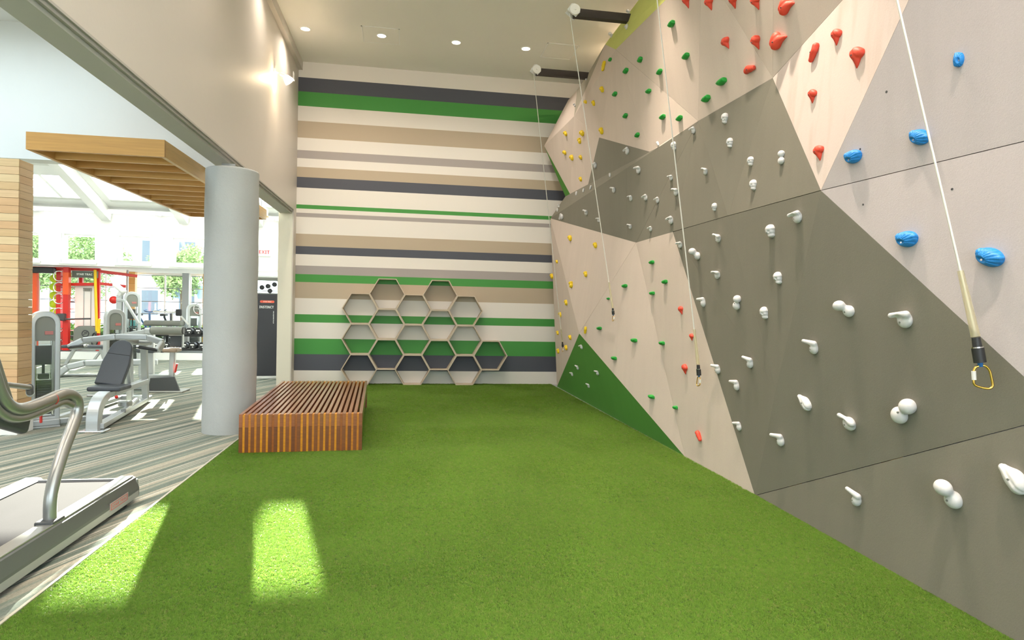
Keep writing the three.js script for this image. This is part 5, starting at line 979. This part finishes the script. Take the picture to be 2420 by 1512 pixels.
// exit sign
{
  const t = thing('exit_sign', 'white exit sign with red capital letters high on the far white wall', 'sign', [-4.0, 3.05, -18.66]);
  mesh('housing', rbox(0.34, 0.24, 0.05, 0, 0, -0.01, 0.01), M.whitePaint, t);
  const m = sign(256, 176, (x, w, h) => { x.fillStyle = '#f6f4ee'; x.fillRect(0, 0, w, h); x.fillStyle = '#c81e2c'; x.font = 'bold 112px sans-serif'; x.textAlign = 'center'; x.fillText('EXIT', w / 2, 128, w - 24); });
  face('letters', 0.33, 0.22, m, t, [0, 0, 0.0175]);
}
// hanging timber light box and its hook
{
  const t = thing('hanging_light_box', 'small white light box with timber base hanging near the far wall behind the column', 'lamp', [-3.86, 4.02, -17.6]);
  mesh('box', rbox(0.24, 0.2, 0.5, 0, 0.02, 0, 0.01), M.cream, t); mesh('timber_base', rbox(0.26, 0.022, 0.52, 0, -0.09, 0, 0.004), M.canopy[0], t);
  mesh('hook', [rod([0.04, 0.07, 0.15], [0.04, 0.3, 0.15], 0.008), rod([0.04, 0.07, -0.15], [0.04, 0.42, -0.15], 0.006)], M.charcoal, t); mesh('hook_rod', rod([0.04, 0.3, 0.15], [0.04, 0.38, 0.15], 0.005), M.charcoal, t);
}
// linear fluorescent battens along the far wall
{
  const X = [[-11.2, -9.85], [-9.67, -8.32], [-8.14, -6.79], [-6.61, -5.26], [-5.08, -3.73]];
  const t = thing('batten_housing', 'long pale light trough running along the top of the far wall', 'light trough', [0, 3.98, -18.5]);
  mesh('trough', [box(-11.4, -2.6, 0.0, 0.05, -0.08, 0.08)], M.frame, t); for (let i = 0; i <= X.length; i++) { const x = i < X.length ? X[i][0] - 0.09 : X[i - 1][1] + 0.09; mesh('clip', rbox(0.1, 0.1, 0.12, x, -0.02, 0, 0.01), M.frame, t); }
  const w = ['first', 'second', 'third', 'fourth', 'fifth'];
  X.forEach(([a, b], i) => {
    single('fluorescent_tube', rod([a, 3.95, -18.5], [b, 3.95, -18.5], 0.022), glow(1, 0.98, 0.93, 4), `white fluorescent tube along the far wall, ${w[i]} from the left`, 'light tube', 'fluorescent tubes along the far wall');
    const r = new THREE.RectAreaLight(new THREE.Color(1, 0.96, 0.88), 9, b - a, 0.05); r.position.set((a + b) / 2, 3.92, -18.46); r.lookAt((a + b) / 2, 0, -15); scene.add(r);
  });
}
// pilasters and the grey steel post of the glazed bay
{
  const pil = (x0, x1, lab) => { const t = thing('timber_pilaster', lab, 'pilaster', [0, 0.19, 0]); mesh('core', box(x0 + 0.02, x1 - 0.02, 0, 2.33, -21.8, -21.6), M.oak[0], t); for (let i = 0; i < 12; i++) shiftUV(mesh('board', box(x0, x1, i * 0.194, i * 0.194 + 0.19, -21.6, -21.58), M.canopy[i % 3], t)); };
  pil(-8.74, -8.48, 'orange timber pilaster of boards beside the tall grey machine'); pil(-6.48, -6.2, 'orange timber pilaster of boards beside the concrete column');
  const p = thing('steel_post', 'grey steel post in front of the bright glazing', 'post', [-6.98, 0.19, -21.6]); mesh('shaft', rbox(0.2, 2.33, 0.16, 0, 1.165, 0, 0.01), std({ color: lin(0.34, 0.38, 0.40), roughness: 0.5 }), p); mesh('post_base', rbox(0.3, 0.02, 0.26, 0, 0.01, 0, 0.004), M.charcoal, p);
}
// ---------------------------------------------------------------- outside: trees, hedge, neighbouring building, parasols
function tree(x, z, h, r, label) {
  const t = thing('tree', label, 'tree', [x, -0.21, z], 0, 'trees outside the gym windows');
  mesh('trunk', tube([[0, 0, 0], [0.05, h * 0.4, 0.03], [-0.04, h * 0.75, 0]], 0.13, 16, 8), std({ color: lin(0.12, 0.09, 0.06), roughness: 0.9 }), t);
  const leaf = new THREE.BufferGeometry(), L = 0.075; leaf.setAttribute('position', new THREE.Float32BufferAttribute([0, 0, 0, L * 0.4, 0.02, L * 0.5, 0, 0, L, 0, 0, 0, 0, 0, L, -L * 0.4, 0.02, L * 0.5], 3)); leaf.computeVertexNormals();
  const n = 9000, im = new THREE.InstancedMesh(leaf, std({ color: 0xffffff, roughness: 0.6, side: THREE.DoubleSide }), n), m4 = new THREE.Matrix4(), e = new THREE.Euler(), q = new THREE.Quaternion(), c = new THREE.Color();
  const cl = []; for (let i = 0; i < 26; i++) { const a = R(0, 6.28), u = R(-0.9, 1), k = Math.sqrt(1 - u * u * 0.9) * R(0.3, 0.95); cl.push([Math.cos(a) * k * r, h * 0.72 + u * r * 0.75, Math.sin(a) * k * r, R(0.25, 0.5) * r]); }
  for (let i = 0; i < n; i++) { const [cx, cy, cz, cr] = cl[rnd() * cl.length | 0]; let a, b, d; do { a = R(-1, 1); b = R(-1, 1); d = R(-1, 1); } while (a * a + b * b + d * d > 1); e.set(R(0, 6.28), R(0, 6.28), R(0, 6.28)); q.setFromEuler(e); const s = R(0.8, 1.8); m4.compose(new THREE.Vector3(cx + a * cr, cy + b * cr, cz + d * cr), q, new THREE.Vector3(s, s, s)); im.setMatrixAt(i, m4); const k = R(0.7, 1.3); c.setRGB(0.26 * k, 0.38 * k, 0.15 * k); im.setColorAt(i, c); }
  im.name = 'foliage'; im.userData.kind = 'stuff'; im.castShadow = im.receiveShadow = true; t.add(im);
}
tree(-12.6, -27, 4.5, 1.5, 'leafy green tree outside, seen through the square window above the red rig'); tree(-14.3, -26.5, 4.4, 1.3, 'leafy green tree outside, seen through the window partly hidden by the timber pier'); tree(-8.45, -25.8, 4.0, 1.1, 'leafy green tree outside, seen through the square window nearest the column');
{
  const t = thing('neighbour_building', 'pale blue-grey building outside, seen through the middle square window', 'building', [-11.5, -0.21, -36]);
  mesh('wall', box(-3.6, 4.6, 0, 6.4, -3, 0), std({ color: lin(0.74, 0.80, 0.86), roughness: 0.8, map: plasterTone }), t); mesh('roof', box(-3.8, 4.8, 6.4, 6.6, -3.2, 0.2), M.greyPlastic, t);
  for (const x of [-2.4, -0.6, 1.2, 3.0]) for (const y of [1, 3.6]) { const f = mesh('window', box(x, x + 1.0, y, y + 1.5, 0, 0.05), M.frame, t); const p = mesh('pane', box(x + 0.1, x + 0.9, y + 0.1, y + 1.4, 0.05, 0.06), std({ color: lin(0.1, 0.13, 0.16), roughness: 0.1 }), f); }
}
{
  const leaf = new THREE.BufferGeometry(), L = 0.07; leaf.setAttribute('position', new THREE.Float32BufferAttribute([0, 0, 0, L * 0.5, 0.01, L * 0.5, 0, 0, L, 0, 0, 0, 0, 0, L, -L * 0.5, 0.01, L * 0.5], 3)); leaf.computeVertexNormals();
  const t = thing('hedge', 'low clipped green hedge outside along the foot of the glazing', 'hedge', [0, -0.21, 0]);
  mesh('core', rbox(8.8, 0.9, 0.45, -7.4, 0.47, -22.75, 0.1), std({ color: lin(0.05, 0.10, 0.03), roughness: 0.9 }), t);
  const n = 9000, im = new THREE.InstancedMesh(leaf, std({ color: 0xffffff, roughness: 0.6, side: THREE.DoubleSide }), n), m4 = new THREE.Matrix4(), e = new THREE.Euler(), q = new THREE.Quaternion(), c = new THREE.Color();
  for (let i = 0; i < n; i++) { e.set(R(0, 6.28), R(0, 6.28), R(0, 6.28)); q.setFromEuler(e); const s = R(0.8, 1.6); m4.compose(new THREE.Vector3(R(-11.8, -3), R(0.1, 1.04), R(-23.06, -22.42)), q, new THREE.Vector3(s, s, s)); im.setMatrixAt(i, m4); const k = R(0.7, 1.4); c.setRGB(0.22 * k, 0.42 * k, 0.08 * k); im.setColorAt(i, c); }
  im.name = 'leaves'; im.userData.kind = 'stuff'; im.castShadow = im.receiveShadow = true; t.add(im);
}
for (const [x, z, w] of [[-8.75, -26.2, 'left'], [-8.0, -26.6, 'right']]) {
  const t = thing('parasol', `pale blue folded patio parasol outside the far glazing, ${w} of the two`, 'parasol', [x, -0.21, z], 0, 'pale parasols outside the glazing');
  mesh('pole', rod([0, 0, 0], [0, 2.6, 0], 0.025), M.lightPlastic, t); mesh('cover', new THREE.CylinderGeometry(0.3, 0.16, 0.5, 10).translate(0, 2.2, 0), std({ color: lin(0.35, 0.50, 0.66), roughness: 0.8 }), t); mesh('base', new THREE.CylinderGeometry(0.25, 0.28, 0.1, 16).translate(0, 0.05, 0), M.greyPlastic, t);
}
renderer.render(scene, camera);
